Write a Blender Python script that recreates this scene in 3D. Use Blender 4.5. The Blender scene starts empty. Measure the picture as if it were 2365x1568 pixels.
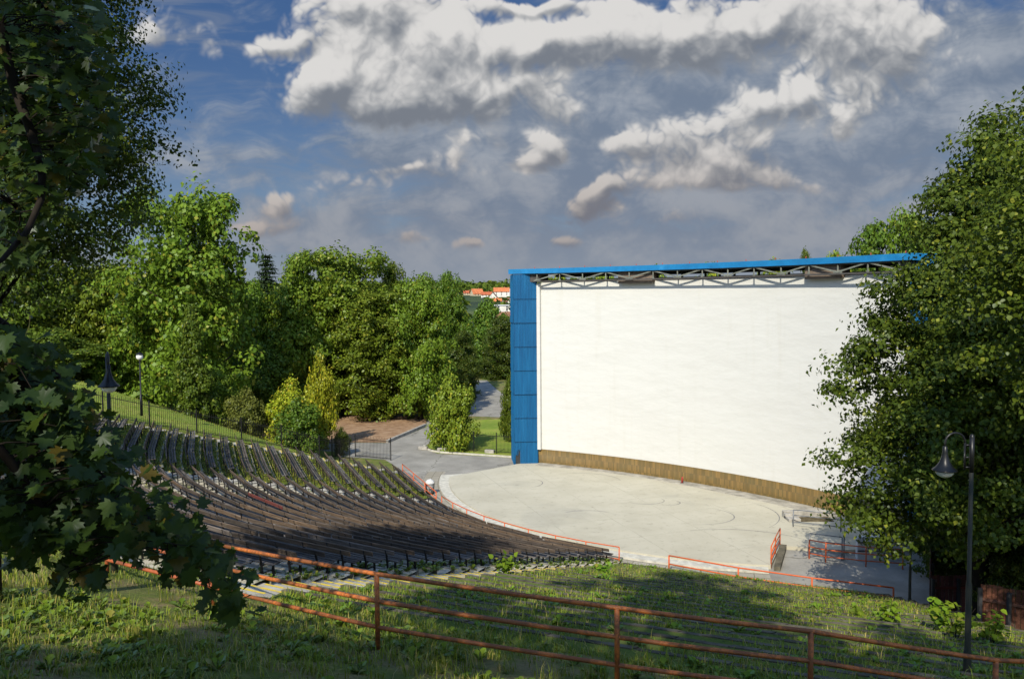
import bpy, math, random
import numpy as np
from mathutils import Matrix, Vector

R = math.radians
RNG = np.random.default_rng(7)
random.seed(7)
scene = bpy.context.scene
COL = scene.collection

# ------------------------------------------------------------------ camera
EYE = Vector((0.0, 0.0, 14.0))
FPX = 1850.0                       # focal length in pixels of a 2365 px wide picture
PITCH = math.atan((784 - 688) / FPX)
cam_data = bpy.data.cameras.new("camera")
cam = bpy.data.objects.new("camera", cam_data)
COL.objects.link(cam)
cam_data.sensor_width = 36.0
cam_data.lens = FPX / 2365.0 * 36.0
cam_data.clip_start = 0.1
cam_data.clip_end = 12000
CAM_ROT = Matrix.Rotation(R(90) - PITCH, 4, 'X') @ Matrix.Rotation(R(-0.45), 4, 'Z')
cam.matrix_world = Matrix.Translation(EYE) @ CAM_ROT
scene.camera = cam


def at(px, py, Y=None, z=None):
    """World point on the sight line of a photo pixel (2365 px wide), at depth Y or at height z."""
    d = CAM_ROT.to_3x3() @ Vector(((px - 1182.5) / FPX, -(py - 784.0) / FPX, -1.0))
    t = (Y - EYE.y) / d.y if Y is not None else (z - EYE.z) / d.z
    return EYE + d * t


# ------------------------------------------------------------------ object helpers
def link(name, mesh, parent=None, loc=None):
    o = bpy.data.objects.new(name, mesh)
    COL.objects.link(o)
    if parent is not None:
        o.parent = parent
    if loc is not None:
        o.location = loc
    return o


def tag(o, label=None, cat=None, group=None, kind=None):
    if label:
        o['label'] = label
    if cat:
        o['category'] = cat
    if group:
        o['group'] = group
    if kind:
        o['kind'] = kind
    return o


def thing(name, label, cat, loc=(0, 0, 0), rz=0.0, group=None):
    o = bpy.data.objects.new(name, None)
    COL.objects.link(o)
    o.empty_display_size = 0.3
    o.location = loc
    o.rotation_euler = (0, 0, rz)
    return tag(o, label, cat, group)


def copy_tree(o, parent=None):
    c = o.copy()
    COL.objects.link(c)
    if parent is not None:
        c.parent = parent
    for ch in list(o.children):
        copy_tree(ch, c)
    return c


def np_mesh(name, V, F, mat=None, smooth=False):
    """V: (n,3) array, F: list of index tuples or an (m,k) array."""
    me = bpy.data.meshes.new(name)
    V = np.asarray(V, dtype=np.float32)
    if isinstance(F, np.ndarray):
        m, k = F.shape
        loops = F.reshape(-1).astype(np.int32)
        starts = np.arange(0, m * k, k, dtype=np.int32)
        totals = np.full(m, k, dtype=np.int32)
    else:
        totals = np.array([len(f) for f in F], dtype=np.int32)
        starts = np.concatenate([[0], np.cumsum(totals)[:-1]]).astype(np.int32)
        loops = np.array([i for f in F for i in f], dtype=np.int32)
    me.vertices.add(len(V))
    me.vertices.foreach_set('co', V.reshape(-1))
    me.loops.add(len(loops))
    me.loops.foreach_set('vertex_index', loops)
    me.polygons.add(len(totals))
    me.polygons.foreach_set('loop_start', starts)
    me.polygons.foreach_set('loop_total', totals)
    if smooth:
        me.polygons.foreach_set('use_smooth', np.ones(len(totals), dtype=bool))
    me.update(calc_edges=True)
    me.validate()
    if mat:
        me.materials.append(mat)
    return me


class MB:
    """Collects shapes into one mesh."""

    def __init__(self):
        self.v, self.f, self.sm = [], [], []

    def add(self, vs, fs, smooth=False):
        b = len(self.v)
        self.v += [tuple(v) for v in vs]
        self.f += [tuple(i + b for i in f) for f in fs]
        self.sm += [smooth] * len(fs)

    def box(self, x0, x1, y0, y1, z0, z1, M=None, bev=0.0):
        if bev > 0:
            b = min(bev, (x1 - x0) / 3, (y1 - y0) / 3, (z1 - z0) / 3)
            pr = [(x0 + b, y0), (x1 - b, y0), (x1, y0 + b), (x1, y1 - b), (x1 - b, y1), (x0 + b, y1), (x0, y1 - b), (x0, y0 + b)]
            pi = [(x0 + b, y0 + b), (x1 - b, y0 + b), (x1 - b, y0 + b), (x1 - b, y1 - b), (x1 - b, y1 - b), (x0 + b, y1 - b), (x0 + b, y1 - b), (x0 + b, y0 + b)]
            vs = [(x, y, z0) for x, y in pi] + [(x, y, z0 + b) for x, y in pr] + [(x, y, z1 - b) for x, y in pr] + [(x, y, z1) for x, y in pi]
            fs = [tuple(range(7, -1, -1)), tuple(range(24, 32))]
            for k in range(3):
                for i in range(8):
                    j = (i + 1) % 8
                    fs.append((k * 8 + i, k * 8 + j, k * 8 + 8 + j, k * 8 + 8 + i))
        else:
            vs = [(x0, y0, z0), (x1, y0, z0), (x1, y1, z0), (x0, y1, z0), (x0, y0, z1), (x1, y0, z1), (x1, y1, z1), (x0, y1, z1)]
            fs = [(3, 2, 1, 0), (4, 5, 6, 7), (0, 1, 5, 4), (1, 2, 6, 5), (2, 3, 7, 6), (3, 0, 4, 7)]
        if M is not None:
            vs = [tuple(M @ Vector(v)) for v in vs]
        self.add(vs, fs)
        return self

    def beam(self, a, b, w, h, up=(0, 0, 1)):
        """Rectangular bar from a to b, w wide and h high."""
        a, b = Vector(a), Vector(b)
        d = (b - a)
        L = d.length
        d.normalize()
        s = d.cross(Vector(up))
        if s.length < 1e-4:
            s = d.cross(Vector((1, 0, 0)))
        s.normalize()
        u = s.cross(d)
        M = Matrix((d, s, u)).transposed().to_4x4()
        M.translation = a
        return self.box(0, L, -w / 2, w / 2, -h / 2, h / 2, M)

    def tube(self, pts, rad, n=8, caps=True):
        pts = [Vector(p) for p in pts]
        if not hasattr(rad, '__len__'):
            rad = [rad] * len(pts)
        rings = []
        ref = None
        for i, p in enumerate(pts):
            if i == 0:
                t = pts[1] - p
            elif i == len(pts) - 1:
                t = p - pts[i - 1]
            else:
                t = (pts[i + 1] - p).normalized() + (p - pts[i - 1]).normalized()
            t.normalize()
            if ref is None:
                ref = Vector((0, 0, 1)) if abs(t.z) < 0.9 else Vector((1, 0, 0))
            s = t.cross(ref)
            if s.length < 1e-3:
                s = t.cross(Vector((0, 1, 0)))
            s.normalize()
            u = s.cross(t).normalized()
            ref = u
            rings.append([p + (s * math.cos(2 * math.pi * k / n) + u * math.sin(2 * math.pi * k / n)) * rad[i] for k in range(n)])
        vs = [v for r in rings for v in r]
        fs = []
        for i in range(len(pts) - 1):
            for k in range(n):
                k2 = (k + 1) % n
                fs.append((i * n + k, (i + 1) * n + k, (i + 1) * n + k2, i * n + k2))
        self.add(vs, fs, True)
        if caps:
            b = len(self.v) - len(vs)
            self.f.append(tuple(b + k for k in range(n)))
            self.f.append(tuple(b + (len(pts) - 1) * n + k for k in range(n - 1, -1, -1)))
            self.sm += [False, False]
        return self

    def lathe(self, prof, n=16, c=(0, 0, 0)):
        vs, fs = [], []
        for r, z in prof:
            for k in range(n):
                a = 2 * math.pi * k / n
                vs.append((c[0] + r * math.cos(a), c[1] + r * math.sin(a), c[2] + z))
        for i in range(len(prof) - 1):
            for k in range(n):
                k2 = (k + 1) % n
                fs.append((i * n + k, i * n + k2, (i + 1) * n + k2, (i + 1) * n + k))
        self.add(vs, fs, True)
        return self

    def prism(self, poly, z0, z1):
        """Vertical prism over a plan polygon (counter-clockwise); z0/z1 number or list."""
        n = len(poly)
        za = z0 if hasattr(z0, '__len__') else [z0] * n
        zb = z1 if hasattr(z1, '__len__') else [z1] * n
        vs = [(p[0], p[1], za[i]) for i, p in enumerate(poly)] + [(p[0], p[1], zb[i]) for i, p in enumerate(poly)]
        fs = [tuple(range(n - 1, -1, -1)), tuple(range(n, 2 * n))]
        for i in range(n):
            j = (i + 1) % n
            fs.append((i, j, n + j, n + i))
        self.add(vs, fs)
        return self

    def mesh(self, name, mat=None):
        me = np_mesh(name, np.array(self.v), self.f, mat)
        if len(me.polygons) == len(self.sm):
            me.polygons.foreach_set('use_smooth', np.array(self.sm, dtype=bool))
        return me

    def build(self, name, mat, parent=None, loc=None):
        return link(name, self.mesh(name, mat), parent, loc)


# ------------------------------------------------------------------ material helpers
class NT:
    def __init__(self, tree):
        self.t = tree
        self.n, self.l = tree.nodes, tree.links

    def new(self, typ, **kw):
        n = self.n.new(typ)
        for k, v in kw.items():
            setattr(n, k, v)
        return n

    def put(self, sock, v):
        if hasattr(v, 'is_output') or isinstance(v, bpy.types.NodeSocket):
            self.l.new(v, sock)
        elif v is not None:
            try:
                sock.default_value = v
            except Exception:
                sock.default_value = (v, v, v) if not hasattr(v, '__len__') else (*v, 1.0)[:4]

    def math(self, op, a, b=None, c=None, clamp=False):
        n = self.new('ShaderNodeMath', operation=op, use_clamp=clamp)
        self.put(n.inputs[0], a)
        if b is not None:
            self.put(n.inputs[1], b)
        if c is not None:
            self.put(n.inputs[2], c)
        return n.outputs[0]

    def vec(self, op, a, b=None, c=None):
        n = self.new('ShaderNodeVectorMath', operation=op)
        self.put(n.inputs[0], a)
        if b is not None:
            self.put(n.inputs[1], b)
        if c is not None:
            self.put(n.inputs[2], c)
        return n.outputs['Value'] if op in ('DOT_PRODUCT', 'LENGTH') else n.outputs[0]

    def noise(self, v, scale, detail=4.0, rough=0.5, dist=0.0, out='Fac'):
        n = self.new('ShaderNodeTexNoise')
        self.put(n.inputs['Vector'], v)
        n.inputs['Scale'].default_value = scale
        n.inputs['Detail'].default_value = detail
        n.inputs['Roughness'].default_value = rough
        n.inputs['Distortion'].default_value = dist
        return n.outputs[out]

    def vor(self, v, scale, feature='F1', detail=0.0, rough=0.5, rand=1.0):
        n = self.new('ShaderNodeTexVoronoi', feature=feature)
        self.put(n.inputs['Vector'], v)
        n.inputs['Scale'].default_value = scale
        if 'Detail' in n.inputs:
            n.inputs['Detail'].default_value = detail
            n.inputs['Roughness'].default_value = rough
        n.inputs['Randomness'].default_value = rand
        return n.outputs['Distance']

    def ramp(self, fac, stops, interp='LINEAR'):
        n = self.new('ShaderNodeValToRGB')
        n.color_ramp.interpolation = interp
        e = n.color_ramp.elements
        while len(e) < len(stops):
            e.new(0.5)
        for el, (p, c) in zip(e, stops):
            el.position = p
            el.color = (c, c, c, 1) if not hasattr(c, '__len__') else (*c, 1)
        self.put(n.inputs[0], fac)
        return n.outputs[0]

    def mix(self, fac, a, b, mode='MIX'):
        n = self.new('ShaderNodeMix', data_type='RGBA', blend_type=mode)
        self.put(n.inputs[0], fac)
        for s, v in ((n.inputs[6], a), (n.inputs[7], b)):
            if isinstance(v, bpy.types.NodeSocket):
                self.l.new(v, s)
            else:
                s.default_value = (*v, 1) if len(v) == 3 else v
        return n.outputs[2]

    def step(self, x, lo, hi):
        n = self.new('ShaderNodeMapRange', interpolation_type='SMOOTHSTEP')
        self.put(n.inputs[0], x)
        n.inputs[1].default_value = lo
        n.inputs[2].default_value = hi
        return n.outputs[0]

    def bump(self, h, strength=0.3, dist=0.02):
        n = self.new('ShaderNodeBump')
        n.inputs['Strength'].default_value = strength
        n.inputs['Distance'].default_value = dist
        self.put(n.inputs['Height'], h)
        return n.outputs[0]

    def obj(self):
        return self.new('ShaderNodeTexCoord').outputs['Object']

    def pos(self):
        return self.new('ShaderNodeNewGeometry').outputs['Position']

    def island(self):
        return self.new('ShaderNodeNewGeometry').outputs['Random Per Island']

    def objrand(self):
        return self.new('ShaderNodeObjectInfo').outputs['Random']

    def scaled(self, v, s):
        n = self.new('ShaderNodeVectorMath', operation='MULTIPLY')
        self.put(n.inputs[0], v)
        n.inputs[1].default_value = s
        return n.outputs[0]


def material(name, build, rough=0.7, spec=0.3, metal=0.0):
    """build(nt) -> dict(color=, rough=, normal=)"""
    m = bpy.data.materials.new(name)
    m.use_nodes = True
    t = m.node_tree
    t.nodes.clear()
    nt = NT(t)
    out = nt.new('ShaderNodeOutputMaterial')
    p = nt.new('ShaderNodeBsdfPrincipled')
    d = build(nt)
    nt.put(p.inputs['Base Color'], d['color'] if isinstance(d['color'], bpy.types.NodeSocket) else (*d['color'], 1))
    nt.put(p.inputs['Roughness'], d.get('rough', rough))
    p.inputs['Specular IOR Level'].default_value = spec
    p.inputs['Metallic'].default_value = metal
    if 'normal' in d:
        nt.put(p.inputs['Normal'], d['normal'])
    t.links.new(p.outputs[0], out.inputs[0])
    return m


def leaf_material(name, dark, light, extra=None, extra_p=0.0, trans=0.28, gloss=0.12, rough=0.4):
    m = bpy.data.materials.new(name)
    m.use_nodes = True
    t = m.node_tree
    t.nodes.clear()
    nt = NT(t)
    out = nt.new('ShaderNodeOutputMaterial')
    ri = nt.island()
    c = nt.mix(ri, dark, light)
    big = nt.noise(nt.obj(), 0.55, 2.0)
    c = nt.mix(nt.math('MULTIPLY', nt.step(big, 0.4, 0.65), 0.35), c, light)
    hue = nt.new('ShaderNodeHueSaturation')
    nt.put(hue.inputs['Hue'], nt.math('MULTIPLY_ADD', nt.objrand(), 0.03, 0.487))
    nt.put(hue.inputs['Value'], nt.math('MULTIPLY_ADD', nt.objrand(), 0.3, 0.85))
    nt.put(hue.inputs['Color'], c)
    c = hue.outputs[0]
    if extra:
        r2 = nt.math('FRACT', nt.math('MULTIPLY', ri, 37.7))
        c = nt.mix(nt.math('LESS_THAN', r2, extra_p), c, extra)
    di = nt.new('ShaderNodeBsdfDiffuse')
    nt.put(di.inputs['Color'], c)
    tr = nt.new('ShaderNodeBsdfTranslucent')
    nt.put(tr.inputs['Color'], nt.mix(0.5, c, (0.16, 0.22, 0.02), 'MIX'))
    gl = nt.new('ShaderNodeBsdfGlossy')
    gl.inputs['Color'].default_value = (0.75, 0.8, 0.85, 1)
    gl.inputs['Roughness'].default_value = rough
    m1 = nt.new('ShaderNodeMixShader')
    m1.inputs[0].default_value = trans
    t.links.new(di.outputs[0], m1.inputs[1])
    t.links.new(tr.outputs[0], m1.inputs[2])
    m2 = nt.new('ShaderNodeMixShader')
    fr = nt.new('ShaderNodeFresnel')
    fr.inputs['IOR'].default_value = 1.4
    nt.put(m2.inputs[0], nt.math('MULTIPLY_ADD', fr.outputs[0], gloss * 3, gloss * 0.25, clamp=True))
    t.links.new(m1.outputs[0], m2.inputs[1])
    t.links.new(gl.outputs[0], m2.inputs[2])
    t.links.new(m2.outputs[0], out.inputs[0])
    return m


M = {}


def flat(name, col, rough=0.6, spec=0.3, metal=0.0, var=0.25, scale=3.0):
    def b(nt):
        v = nt.obj()
        n = nt.noise(v, scale, 5.0, 0.6)
        k = nt.ramp(n, [(0.3, tuple(c * (1 - var) for c in col)), (0.7, tuple(min(1, c * (1 + var)) for c in col))])
        return dict(color=k, rough=nt.math('MULTIPLY_ADD', n, 0.3, rough - 0.15), normal=nt.bump(nt.noise(v, scale * 12, 3.0), 0.15, 0.004))
    M[name] = material(name, b, rough, spec, metal)
    return M[name]


# concrete of the stage
def _b(nt):
    v = nt.pos()
    n1 = nt.noise(v, 0.35, 6.0, 0.6)
    n2 = nt.noise(v, 2.2, 8.0, 0.65)
    c = nt.ramp(n1, [(0.3, (0.39, 0.362, 0.275)), (0.55, (0.445, 0.415, 0.32)), (0.75, (0.475, 0.445, 0.35))])
    c = nt.mix(nt.math('MULTIPLY', nt.step(n2, 0.53, 0.72), 0.45), c, (0.22, 0.205, 0.16))
    # faint grey puddle stains
    st = nt.step(nt.noise(v, 0.16, 4.0, 0.55, 0.6), 0.56, 0.66)
    c = nt.mix(nt.math('MULTIPLY', st, 0.25), c, (0.25, 0.245, 0.21))
    # thin tyre arcs
    ring = nt.vor(nt.scaled(v, (1, 1, 0)), 0.085, 'F1')
    line = nt.math('LESS_THAN', nt.math('ABSOLUTE', nt.math('SUBTRACT', nt.math('FRACT', nt.math('MULTIPLY', ring, 1.7)), 0.5)), 0.006)
    gate = nt.step(nt.noise(v, 0.22, 2.0), 0.56, 0.62)
    c = nt.mix(nt.math('MULTIPLY', nt.math('MULTIPLY', line, gate), 0.6), c, (0.16, 0.16, 0.16))
    sx = nt.new('ShaderNodeSeparateXYZ')
    nt.put(sx.inputs[0], nt.vec('ADD', v, nt.vec('MULTIPLY', nt.noise(v, 0.8, 3.0, out='Color'), (0.05, 0.05, 0.0))))
    ja = nt.math('MULTIPLY_ADD', sx.outputs[0], 0.24, nt.math('MULTIPLY', sx.outputs[1], 0.08))
    jb = nt.math('MULTIPLY_ADD', sx.outputs[1], 0.24, nt.math('MULTIPLY', sx.outputs[0], -0.08))
    for jj in (ja, jb):
        ln = nt.math('LESS_THAN', nt.math('ABSOLUTE', nt.math('SUBTRACT', nt.math('FRACT', jj), 0.5)), 0.0045)
        c = nt.mix(nt.math('MULTIPLY', ln, nt.math('MULTIPLY', nt.step(n1, 0.35, 0.6), 0.5)), c, (0.17, 0.16, 0.12))
    sp = nt.math('LESS_THAN', nt.vor(v, 1.7), 0.035)
    c = nt.mix(nt.math('MULTIPLY', sp, 0.7), c, (0.12, 0.10, 0.07))
    return dict(color=c, rough=0.85, normal=nt.bump(n2, 0.2, 0.02))
M['stage'] = material('stage_concrete', _b)


def _b(nt):
    v = nt.pos()
    n1 = nt.noise(v, 0.5, 6.0, 0.6)
    n2 = nt.noise(v, 6.0, 8.0, 0.7)
    c = nt.ramp(n1, [(0.3, (0.20, 0.19, 0.165)), (0.7, (0.32, 0.305, 0.265))])
    c = nt.mix(nt.math('MULTIPLY', nt.step(n2, 0.5, 0.75), 0.5), c, (0.13, 0.12, 0.10))
    cr = nt.math('LESS_THAN', nt.vor(nt.vec('ADD', v, nt.noise(v, 1.0, 3.0, out='Color')), 0.16, 'DISTANCE_TO_EDGE'), 0.006)
    c = nt.mix(nt.math('MULTIPLY', cr, 0.6), c, (0.09, 0.085, 0.06))
    return dict(color=c, rough=0.9, normal=nt.bump(n2, 0.25, 0.02))
M['asphalt'] = material('old_asphalt', _b)


def _b(nt):
    v = nt.pos()
    n1 = nt.noise(v, 1.3, 6.0, 0.65)
    n2 = nt.noise(v, 9.0, 6.0, 0.7)
    c = nt.ramp(n1, [(0.28, (0.30, 0.27, 0.19)), (0.5, (0.44, 0.405, 0.315)), (0.72, (0.52, 0.49, 0.40))])
    g = nt.step(nt.noise(v, 0.9, 5.0, 0.65), 0.5, 0.62)
    c = nt.mix(nt.math('MULTIPLY', g, 0.75), c, (0.075, 0.09, 0.022))
    c = nt.mix(nt.math('MULTIPLY', nt.step(n2, 0.52, 0.7), 0.5), c, (0.14, 0.115, 0.07))
    return dict(color=c, rough=0.95, normal=nt.bump(n2, 0.4, 0.03))
M['terrace'] = material('terrace_gravel_and_weeds', _b)


def _b(nt):
    v = nt.pos()
    n1 = nt.noise(v, 1.1, 7.0, 0.65)
    n2 = nt.noise(v, 14.0, 6.0, 0.7)
    c = nt.ramp(n1, [(0.3, (0.065, 0.105, 0.014)), (0.5, (0.105, 0.145, 0.02)), (0.66, (0.17, 0.165, 0.04)), (0.78, (0.23, 0.18, 0.08))])
    c = nt.mix(nt.math('MULTIPLY', nt.step(n2, 0.45, 0.7), 0.55), c, (0.05, 0.045, 0.018))
    return dict(color=c, rough=0.95, normal=nt.bump(n2, 0.7, 0.06))
M['turf'] = material('rough_turf', _b)


def _b(nt):
    v = nt.pos()
    n1 = nt.noise(v, 0.22, 6.0, 0.6)
    n2 = nt.noise(v, 9.0, 6.0, 0.7)
    n3 = nt.noise(v, 1.5, 5.0, 0.6)
    c = nt.ramp(n1, [(0.3, (0.13, 0.20, 0.02)), (0.5, (0.20, 0.27, 0.028)), (0.7, (0.30, 0.30, 0.055))])
    c = nt.mix(nt.math('MULTIPLY', nt.step(n3, 0.45, 0.7), 0.4), c, (0.32, 0.28, 0.085))
    c = nt.mix(nt.math('MULTIPLY', nt.step(n2, 0.45, 0.72), 0.5), c, (0.09, 0.135, 0.015))
    return dict(color=c, rough=0.95, normal=nt.bump(n2, 0.8, 0.05))
M['lawn'] = material('mown_lawn', _b)


# the big ground sheet: weedy bank near, fields and woods far off
def _b(nt):
    v = nt.pos()
    n1 = nt.noise(v, 0.9, 7.0, 0.65)
    n2 = nt.noise(v, 11.0, 6.0, 0.7)
    n4 = nt.noise(v, 0.25, 4.0, 0.6)
    c = nt.ramp(n1, [(0.3, (0.07, 0.11, 0.014)), (0.48, (0.12, 0.15, 0.024)), (0.60, (0.20, 0.165, 0.06)), (0.75, (0.33, 0.255, 0.14))])
    c = nt.mix(nt.math('MULTIPLY', nt.step(n4, 0.5, 0.65), 0.5), c, (0.19, 0.145, 0.085))
    c = nt.mix(nt.math('MULTIPLY', nt.step(n2, 0.45, 0.72), 0.6), c, (0.045, 0.045, 0.018))
    lv = nt.vor(v, 16.0, 'F1', 1.0)
    c = nt.mix(nt.math('MULTIPLY', nt.math('LESS_THAN', lv, 0.22), nt.step(nt.noise(v, 1.7, 3.0), 0.42, 0.58)), c, (0.17, 0.12, 0.06))
    far = nt.step(nt.vec('LENGTH', v), 130.0, 260.0)
    f1 = nt.noise(v, 0.012, 6.0, 0.62)
    fc = nt.ramp(f1, [(0.38, (0.018, 0.035, 0.014)), (0.5, (0.03, 0.055, 0.017)), (0.62, (0.075, 0.10, 0.03))])
    c = nt.mix(far, c, fc)
    return dict(color=c, rough=0.95, normal=nt.bump(n2, 0.7, 0.06))
M['ground'] = material('ground', _b)


def _b(nt):
    v = nt.pos()
    n1 = nt.noise(v, 1.2, 6.0, 0.65)
    c = nt.ramp(n1, [(0.3, (0.17, 0.095, 0.05)), (0.55, (0.30, 0.19, 0.11)), (0.75, (0.36, 0.26, 0.17))])
    return dict(color=c, rough=0.95, normal=nt.bump(nt.noise(v, 8.0, 6.0, 0.7), 0.5, 0.04))
M['dirt'] = material('bare_dirt', _b)


# paving slabs laid along the stage edge (uv: along, across)
def _b(nt):
    uv = nt.new('ShaderNodeTexCoord').outputs['UV']
    br = nt.new('ShaderNodeTexBrick')
    br.offset = 0.5
    nt.put(br.inputs['Vector'], uv)
    br.inputs['Color1'].default_value = (0.27, 0.245, 0.19, 1)
    br.inputs['Color2'].default_value = (0.34, 0.315, 0.255, 1)
    br.inputs['Mortar'].default_value = (0.12, 0.105, 0.065, 1)
    br.inputs['Scale'].default_value = 1.0
    br.inputs['Mortar Size'].default_value = 0.02
    br.inputs['Brick Width'].default_value = 0.9
    br.inputs['Row Height'].default_value = 0.6
    n = nt.noise(nt.pos(), 2.0, 7.0, 0.65)
    c = nt.mix(nt.math('MULTIPLY', nt.step(n, 0.45, 0.75), 0.55), br.outputs['Color'], (0.2, 0.18, 0.13))
    return dict(color=c, rough=0.9, normal=nt.bump(n, 0.2, 0.02))
M['pavers'] = material('paving_slabs', _b)


# weathered bench wood, grey-brown, long grain along local x
def wood(name, a, b_, c3):
    def _b(nt):
        v = nt.obj()
        r = nt.objrand()
        sv = nt.vec('ADD', nt.scaled(v, (0.7, 9.0, 9.0)), nt.vec('MULTIPLY', (31.0, 17.0, 5.0), r))
        n = nt.noise(sv, 2.0, 7.0, 0.65, 0.4)
        pl = nt.island()
        c = nt.ramp(n, [(0.3, a), (0.55, b_), (0.75, c3)])
        hs = nt.new('ShaderNodeHueSaturation')
        nt.put(hs.inputs['Color'], c)
        nt.put(hs.inputs['Value'], nt.math('MULTIPLY_ADD', nt.math('FRACT', nt.math('ADD', nt.math('MULTIPLY', pl, 3.3), r)), 0.9, 0.55))
        nt.put(hs.inputs['Saturation'], nt.math('MULTIPLY_ADD', r, 0.5, 0.6))
        lich = nt.step(nt.noise(nt.vec('ADD', v, nt.vec('MULTIPLY', (7.0, 3.0, 9.0), r)), 2.6, 5.0, 0.7), 0.6, 0.68)
        c = nt.mix(nt.math('MULTIPLY', lich, 0.35), hs.outputs[0], (0.16, 0.145, 0.11))
        return dict(color=c, rough=0.8, normal=nt.bump(n, 0.4, 0.01))
    M[name] = material(name, _b, spec=0.25)


wood('bench_wood', (0.040, 0.028, 0.018), (0.102, 0.072, 0.049), (0.19, 0.15, 0.112))
wood('bench_seat_wood', (0.034, 0.028, 0.023), (0.09, 0.077, 0.064), (0.19, 0.17, 0.145))
wood('red_wood', (0.08, 0.018, 0.014), (0.13, 0.03, 0.022), (0.18, 0.055, 0.04))
wood('fence_wood', (0.05, 0.02, 0.012), (0.10, 0.042, 0.026), (0.15, 0.07, 0.045))
flat('bench_iron', (0.014, 0.013, 0.013), 0.55, 0.4, 0.3)
flat('black_iron', (0.012, 0.012, 0.013), 0.45, 0.5, 0.4)
flat('grey_paint', (0.16, 0.17, 0.18), 0.45, 0.5, 0.2)
flat('kerb', (0.47, 0.45, 0.38), 0.9, 0.2)
flat('kerb_old', (0.095, 0.085, 0.06), 0.95, 0.2, scale=1.6, var=0.6)
flat('kerb_mid', (0.22, 0.205, 0.16), 0.95, 0.2, scale=1.3, var=0.5)
flat('truss_paint', (0.17, 0.18, 0.15), 0.6, 0.3, var=0.35)
flat('seam_shadow_blue', (0.004, 0.045, 0.11), 0.6, 0.3)
flat('soffit', (0.07, 0.065, 0.06), 0.9, 0.2)
flat('box_brown', (0.17, 0.13, 0.10), 0.85, 0.2)
flat('dark_steel', (0.03, 0.03, 0.032), 0.6, 0.4)
flat('bin_bag', (0.55, 0.55, 0.53), 0.6, 0.3)
flat('red_post', (0.35, 0.035, 0.03), 0.5, 0.4)
flat('concrete', (0.34, 0.32, 0.28), 0.9, 0.2, var=0.35)
flat('tyre', (0.20, 0.195, 0.18), 0.9, 0.2, var=0.4)
flat('concrete_dirty', (0.27, 0.25, 0.205), 0.92, 0.2, var=0.4, scale=1.2)
flat('dirt_dark', (0.10, 0.08, 0.045), 0.95, 0.1, var=0.5, scale=3.0)
flat('bark', (0.055, 0.042, 0.03), 0.95, 0.1, var=0.5, scale=2.5)
flat('bark_dark', (0.022, 0.018, 0.014), 0.95, 0.1, var=0.4, scale=4.0)
flat('lamp_black', (0.011, 0.0115, 0.012), 0.36, 0.35, 0.1, scale=2.0)


# galvanised / mossy pole
def _b(nt):
    v = nt.obj()
    n = nt.noise(nt.scaled(v, (6, 6, 0.8)), 1.5, 6.0, 0.6)
    c = nt.ramp(n, [(0.3, (0.022, 0.026, 0.013)), (0.6, (0.042, 0.041, 0.030)), (0.8, (0.065, 0.062, 0.050))])
    return dict(color=c, rough=0.6, normal=nt.bump(n, 0.1, 0.01))
M['pole'] = material('weathered_pole', _b, spec=0.3)


# painted pipe: orange red flaking to rust
def pipe(name, a, b_, rust, thr):
    def _b(nt):
        v = nt.pos()
        n = nt.noise(v, 3.0, 8.0, 0.7)
        n2 = nt.noise(v, 18.0, 6.0, 0.7)
        c = nt.mix(nt.step(n2, 0.35, 0.65), a, b_)
        c = nt.mix(nt.step(nt.math('MULTIPLY_ADD', n2, 0.4, n), thr, thr + 0.16), c, rust)
        c = nt.mix(nt.step(nt.noise(v, 40.0, 4.0, 0.7), 0.6, 0.7), c, tuple(x * 0.45 for x in rust))
        return dict(color=c, rough=nt.math('MULTIPLY_ADD', n, 0.4, 0.35), normal=nt.bump(nt.math('ADD', n2, n), 0.35, 0.006))
    M[name] = material(name, _b, spec=0.4)


pipe('rail_paint', (0.33, 0.075, 0.025), (0.42, 0.12, 0.04), (0.16, 0.055, 0.025), 0.66)
pipe('rail_red', (0.50, 0.085, 0.016), (0.57, 0.115, 0.022), (0.22, 0.055, 0.018), 0.85)
pipe('rail_rust', (0.52, 0.155, 0.03), (0.40, 0.115, 0.026), (0.21, 0.072, 0.022), 0.60)


# white rendered screen wall
def _b(nt):
    v = nt.obj()
    n1 = nt.noise(nt.scaled(v, (0.25, 0.25, 0.9)), 1.0, 6.0, 0.6)
    n2 = nt.noise(nt.scaled(v, (1.6, 1.6, 0.12)), 1.0, 5.0, 0.6)
    c = nt.mix(nt.math('MULTIPLY', nt.step(n1, 0.42, 0.7), 0.30), (0.575, 0.572, 0.535), (0.51, 0.503, 0.462))
    c = nt.mix(nt.math('MULTIPLY', nt.step(n2, 0.55, 0.75), 0.22), c, (0.50, 0.48, 0.41))
    h = nt.noise(nt.scaled(v, (0.5, 0.5, 1.1)), 1.4, 4.0, 0.5)
    h2 = nt.noise(v, 30.0, 3.0)
    return dict(color=c, rough=0.9, normal=nt.bump(nt.math('MULTIPLY_ADD', h2, 0.04, h), 0.35, 0.12))
M['screen'] = material('white_render', _b, spec=0.15)


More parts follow.
